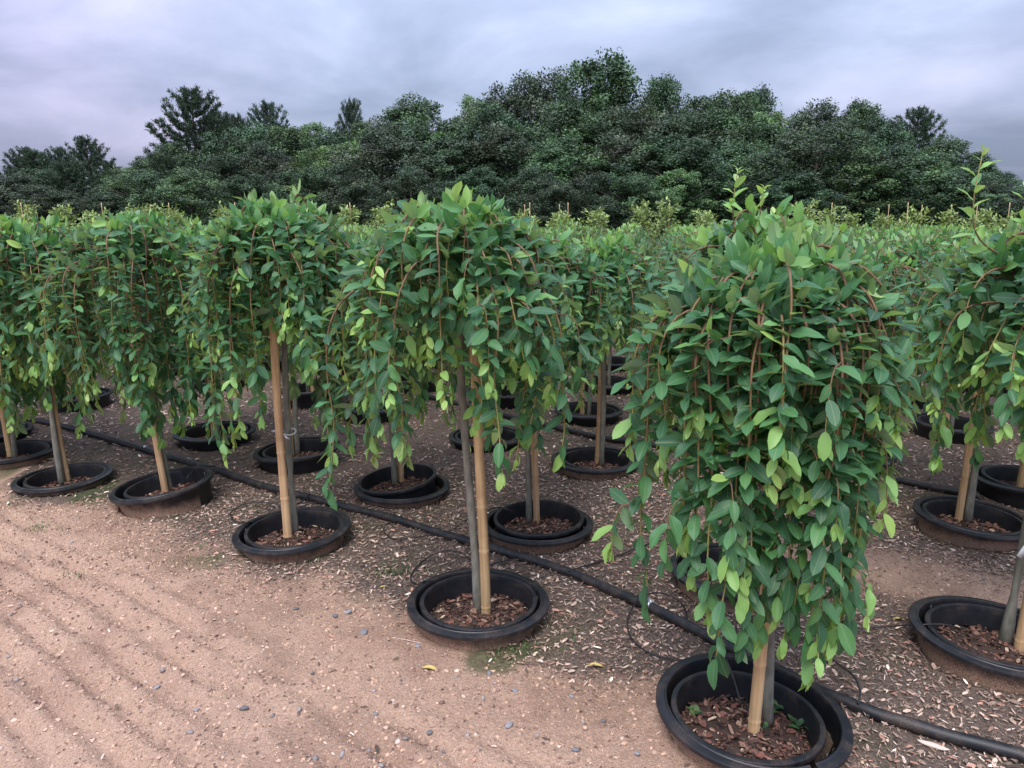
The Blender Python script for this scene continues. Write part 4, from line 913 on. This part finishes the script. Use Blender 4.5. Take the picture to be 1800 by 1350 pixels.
# ------------------------------------------------------------------ wood behind
LQV = np.array([[0, 0, 0], [.28, .45, .07], [0, 1, 0], [-.28, .45, .07]]); LQF = [np.array([[0, 1, 2], [0, 2, 3]])]
def limbs(r, h, w, n=9):
    P = [tube([(0, 0, -.3), (.1, .05, h * .25), (-.05, .1, h * .55), (0, 0, h * .92)], [h * .022, h * .017, h * .011, h * .003], 8)]
    for k in range(n):
        z = h * r.uniform(.18, .7); th = k * 2.4; e_ = np.array([math.cos(th), math.sin(th), .8]) * w * r.uniform(.45, .8)
        P.append(tube([(0, 0, z), e_ * .5 + [0, 0, z - .1], e_ + [0, 0, z]], [h * .007, h * .005, h * .001], 5))
    return mesh('trunk', *join(P), MAT_FBARK)
def decid(seed, h, w, base, light, nclump, nl, lobes=18, upright=False, lsize=.205):
    r = np.random.default_rng(seed); C, RR = [], []
    for k in range(lobes):
        f = (k + .5) / lobes; z = h * (.08 + .84 * f); prof = w * (math.sin(math.pi * min(1, (.10 + .90 * f)) ** (.9)) ** .6 if f < .98 else .2)
        th = k * 2.4 + r.normal(0, .4); q = prof * r.uniform(.35, .72)
        C.append((q * math.cos(th), q * math.sin(th), z)); RR.append(w * r.uniform(.26, .44) * (.62 if f > .75 else 1))
    C, RR = np.array(C), np.array(RR); pos, nr, tn = [], [], []
    for k in range(nclump):
        i_ = r.integers(lobes); d = unit(r.normal(size=3) + [0, 0, .35]); c = C[i_] + d * RR[i_] * r.uniform(.72, 1.08) * np.array([1, 1, 1.45 if upright else 1.25])
        if c[2] < .3: c[2] = .3 + r.random()
        cr = r.uniform(.30, .62) * w / 4.2; m = nl; dd = unit(r.normal(size=(m, 3)) + [0, 0, .4]) * (r.random((m, 1)) ** .4) * np.array([cr, cr, cr * (1.45 if upright else .95)]) * 1.35
        pos.append(c + dd); ud = dd / cr; nn = d * .35 + ud * .6 + np.array([0, 0, .35]); nr.append(nn + r.normal(0, .36, (m, 3)))
        b = r.choice([.6, .8, 1.0, 1.3, 1.7], p=[.2, .25, .25, .2, .10]); hue = r.random(); tn.append((np.array(base) * (1 - hue) + np.array(light) * hue) * b * r.uniform(.75, 1.25, (m, 1)))
    pos, nr, tn = map(np.concatenate, (pos, nr, tn)); n = len(pos)
    d = r.normal(size=(n, 3)); d[:, 2] += .9 if upright else .35
    V, F = stamp(LQV, LQF, frame(d, nr) * (lsize * r.uniform(.6, 1.3, n))[:, None, None], pos)
    return limbs(r, h, w), mesh('crown', V, F, MAT_FOREST, np.repeat(tn, 4, 0), smooth=False)
def pine(seed, h, w, base, light):
    r = np.random.default_rng(seed); wood = [tube([(0, 0, -.3), (.05, 0, h * .5), (0, 0, h * .99)], [h * .018, h * .011, h * .002], 7)]; pos, dr, tn = [], [], []
    nb = 84
    for k in range(nb):
        f = (k / nb) ** .9; z = h * (.06 + .92 * f); th = k * 2.4 + r.normal(0, .3); ln = (w * (1 - f) ** .8 * r.uniform(.6, 1.2) + .45) * (1 if f > .12 else .8)
        up_ = .22 + .75 * f; o = np.array([math.cos(th), math.sin(th), 0]); p0 = np.array([0, 0, z]); p1 = p0 + o * ln * .55 + [0, 0, ln * up_ * .3]; p2 = p0 + o * ln + [0, 0, ln * up_]
        P = catmull([p0, p1, p2], 5); wood.append(tube(P, np.linspace(h * .0045, h * .001, len(P)), 4))
        ntuft = max(5, int(ln * 5.5))
        for q in range(ntuft):
            g_ = .25 + .75 * (q + .5) / ntuft; c = P[int(g_ * (len(P) - 1))] + r.normal(0, .10, 3) * [1, 1, .5]; m = 26
            ax = unit(P[-1] - P[-3] + np.array([0, 0, .25])); dd = unit(ax * .9 + r.normal(0, .55, (m, 3))); pos.append(c + r.normal(0, .09, (m, 3))); dr.append(dd)
            hue = r.random(); tn.append((np.array(base) * (1 - hue) + np.array(light) * hue) * r.uniform(.7, 1.2) * r.uniform(.8, 1.2, (m, 1)))
    pos, dr, tn = map(np.concatenate, (pos, dr, tn)); n = len(pos)
    V, F = stamp(LQV * [.35, 1, 1], LQF, frame(dr, r.normal(size=(n, 3)) + [0, 0, .6]) * (r.uniform(.2, .42, n))[:, None, None], pos)
    return mesh('trunk', *join(wood), MAT_FBARK), mesh('crown', V, F, MAT_FOREST, np.repeat(tn, 4, 0), smooth=False)
G_DARK, G_MID, G_BR, G_LIT = (.028, .050, .030), (.055, .105, .050), (.047, .062, .036), (.105, .165, .066)
FT = {
 'oak': [decid(701, 13, 5.0, G_BR, G_DARK, 230, 125), decid(702, 13, 4.6, G_DARK, G_BR, 215, 125)],
 'maple': [decid(703, 13, 4.4, G_DARK, G_MID, 215, 125), decid(704, 13, 4.8, (.036, .068, .036), (.068, .118, .055), 215, 125)],
 'light': [decid(705, 13, 4.2, G_MID, G_LIT, 205, 120, lsize=.20)],
 'poplar': [decid(706, 13, 3.8, (.03, .062, .03), (.06, .105, .045), 380, 85, 26, True)],
 'pine': [pine(707, 13, 6.4, (.024, .048, .032), (.046, .082, .048)), pine(708, 13, 6.0, (.023, .046, .030), (.042, .076, .046))],
}
FLAB = {'oak': ('brownish-dark broad leafy tree in the wood behind the nursery', 'brownish-dark trees of the wood'), 'maple': ('mid-green rounded leafy tree in the wood behind the nursery', 'mid-green trees of the wood'),
        'light': ('fresh light-green leafy tree in the wood behind the nursery', 'light-green trees of the wood'), 'poplar': ('feathery upright leafy tree in the wood behind the nursery', 'feathery trees of the wood'),
        'pine': ('dark pine with upswept branches in the wood behind the nursery', 'dark pines of the wood')}
fr = random.Random(3)
def ftree(kind, px, py, D, wide=1.0, lab=None, col_=1.35, edge=''):
    wide *= 1.0 if kind == 'pine' else (1.38 if edge else 1.22)
    d = ray(px, py); t = D / math.hypot(d[0], d[1]); x, y = d[0] * t, d[1] * t; h = HC + d[2] * t
    tr, cw = fr.choice(FT[kind]); s = h / 13.0; l, gname = FLAB[kind]
    l = l.replace('in the wood behind the nursery', 'along the front edge of the wood' if edge else 'on the skyline of the wood'); gname += ' edge' if edge else ' skyline'
    root = thing('forest_' + ('pine' if kind == 'pine' else 'tree'), lab or l, 'tree', (x, y, 0), None if lab else gname, (0, 0, fr.uniform(0, 6.28)))
    sx = wide * (s * .5 + .5 * .95); root.scale = (sx, sx, s * (.955 if kind != 'pine' else 1.0))
    obj('trunk', tr, root); c = obj('crown', cw, root, kind='stuff'); q = col_ * fr.uniform(.85, 1.15); c.color = (q * fr.uniform(.92, 1.08), q, q * fr.uniform(.9, 1.05), 1)
# back row: the skyline
for a_ in [('pine', 40, 262, 82, .9), ('pine', 100, 262, 78, .8), ('pine', 150, 244, 80, .9), ('maple', 255, 268, 74, .9), ('pine', 410, 205, 72, .8), ('pine', 470, 182, 74, .8), ('light', 545, 205, 70, .9),
           ('maple', 725, 158, 66, 1.0), ('light', 830, 158, 68, .7), ('oak', 905, 122, 64, .9), ('oak', 965, 112, 66, .9), ('poplar', 1165, 122, 64, .8), ('maple', 1235, 152, 66, .9), ('poplar', 1285, 150, 62, .8), ('poplar', 1330, 144, 66, .8),
           ('light', 1375, 185, 64, .8), ('oak', 1440, 168, 58, .85), ('poplar', 1520, 168, 66, .8), ('maple', 1560, 190, 64, .8), ('pine', 1615, 192, 68, .9), ('maple', 1665, 232, 66, .8), ('maple', 1715, 258, 66, .8), ('maple', 1765, 292, 66, .7), ('oak', 1830, 340, 68, .8), ('oak', 680, 205, 62, .9), ('oak', -60, 280, 80, 1.0), ('maple', -150, 262, 80, 1.0), ('oak', 1930, 350, 68, .9)]:
    ftree(*a_)
ftree('pine', 335, 158, 70, 1.05, 'tall pine with long upswept branches rising clear of the wood')
ftree('pine', 618, 180, 74, .6, 'small dark pine top poking above the light-green trees')
ftree('poplar', 1060, 84, 62, 1.15, 'tallest feathery tree crowning the middle of the wood')
# front rows: lower edge of the wood
for a_ in [('oak', 20, 300, 66, .9), ('pine', 120, 285, 66, 1.0), ('light', 205, 310, 62, .7), ('pine', 290, 275, 64, 1.0), ('maple', 250, 295, 60, .8), ('oak', 385, 265, 62, .8), ('oak', 465, 245, 62, .8), ('light', 560, 250, 60, .8), ('light', 625, 238, 60, .7),
           ('oak', 680, 222, 57, 1.0), ('maple', 790, 232, 56, 1.0), ('maple', 760, 195, 60, 1.0), ('oak', 880, 215, 56, 1.0), ('maple', 985, 240, 54, 1.0), ('maple', 1050, 190, 58, 1.0), ('oak', 1090, 235, 54, .9), ('maple', 1160, 225, 54, 1.0), ('maple', 1215, 235, 52, .9), ('light', 1200, 290, 50, .7),
           ('maple', 1300, 240, 54, .9), ('poplar', 1330, 205, 58, .9), ('maple', 1350, 255, 52, .8), ('oak', 1440, 215, 52, 1.0), ('light', 1500, 255, 52, .9), ('maple', 1560, 245, 54, .9), ('maple', 1620, 262, 54, .9), ('maple', 1690, 290, 54, .9), ('oak', 1750, 318, 56, .8), ('oak', 1820, 350, 56, .9), ('maple', 1900, 352, 56, .9),
           ('oak', -70, 320, 66, 1.0), ('maple', 295, 238, 68, .8), ('maple', 385, 222, 66, .8), ('maple', 440, 208, 68, .8), ('poplar', 500, 212, 66, .9), ('maple', 575, 218, 68, .8), ('poplar', 640, 208, 66, .8), ('pine', 380, 200, 74, .9), ('pine', 60, 268, 80, .9), ('maple', 215, 290, 72, .8), ('light', 1130, 240, 53, .7), ('maple', 870, 170, 60, .9), ('maple', 60, 288, 72, .9), ('pine', 20, 300, 74, .9), ('pine', 190, 285, 74, .8), ('maple', 310, 250, 66, .8), ('maple', 1000, 165, 60, .8), ('oak', 1110, 175, 58, .8), ('maple', 1060, 150, 64, .9), ('oak', 1200, 190, 58, .9), ('maple', 600, 250, 64, .8), ('oak', 500, 245, 66, .8), ('maple', 435, 235, 66, .8), ('poplar', 1260, 185, 60, .9), ('maple', 1480, 200, 58, .9), ('light', 1330, 190, 60, .8), ('maple', 330, 290, 58, .8), ('maple', 540, 290, 56, .8), ('oak', 610, 285, 55, .8), ('oak', 720, 290, 52, .8), ('maple', 840, 285, 51, .8), ('oak', 940, 290, 50, .8), ('maple', 1110, 300, 49, .8), ('maple', 1400, 295, 48, .8), ('oak', 1040, 300, 49, .8), ('maple', 430, 300, 58, .8), ('oak', 90, 325, 62, .8), ('oak', 180, 330, 60, .8)]:
    ftree(*a_, edge='y')
print('objects', len(bpy.data.objects), 'tris', sum(len(m.polygons) for m in bpy.data.meshes), 'far', len(far))
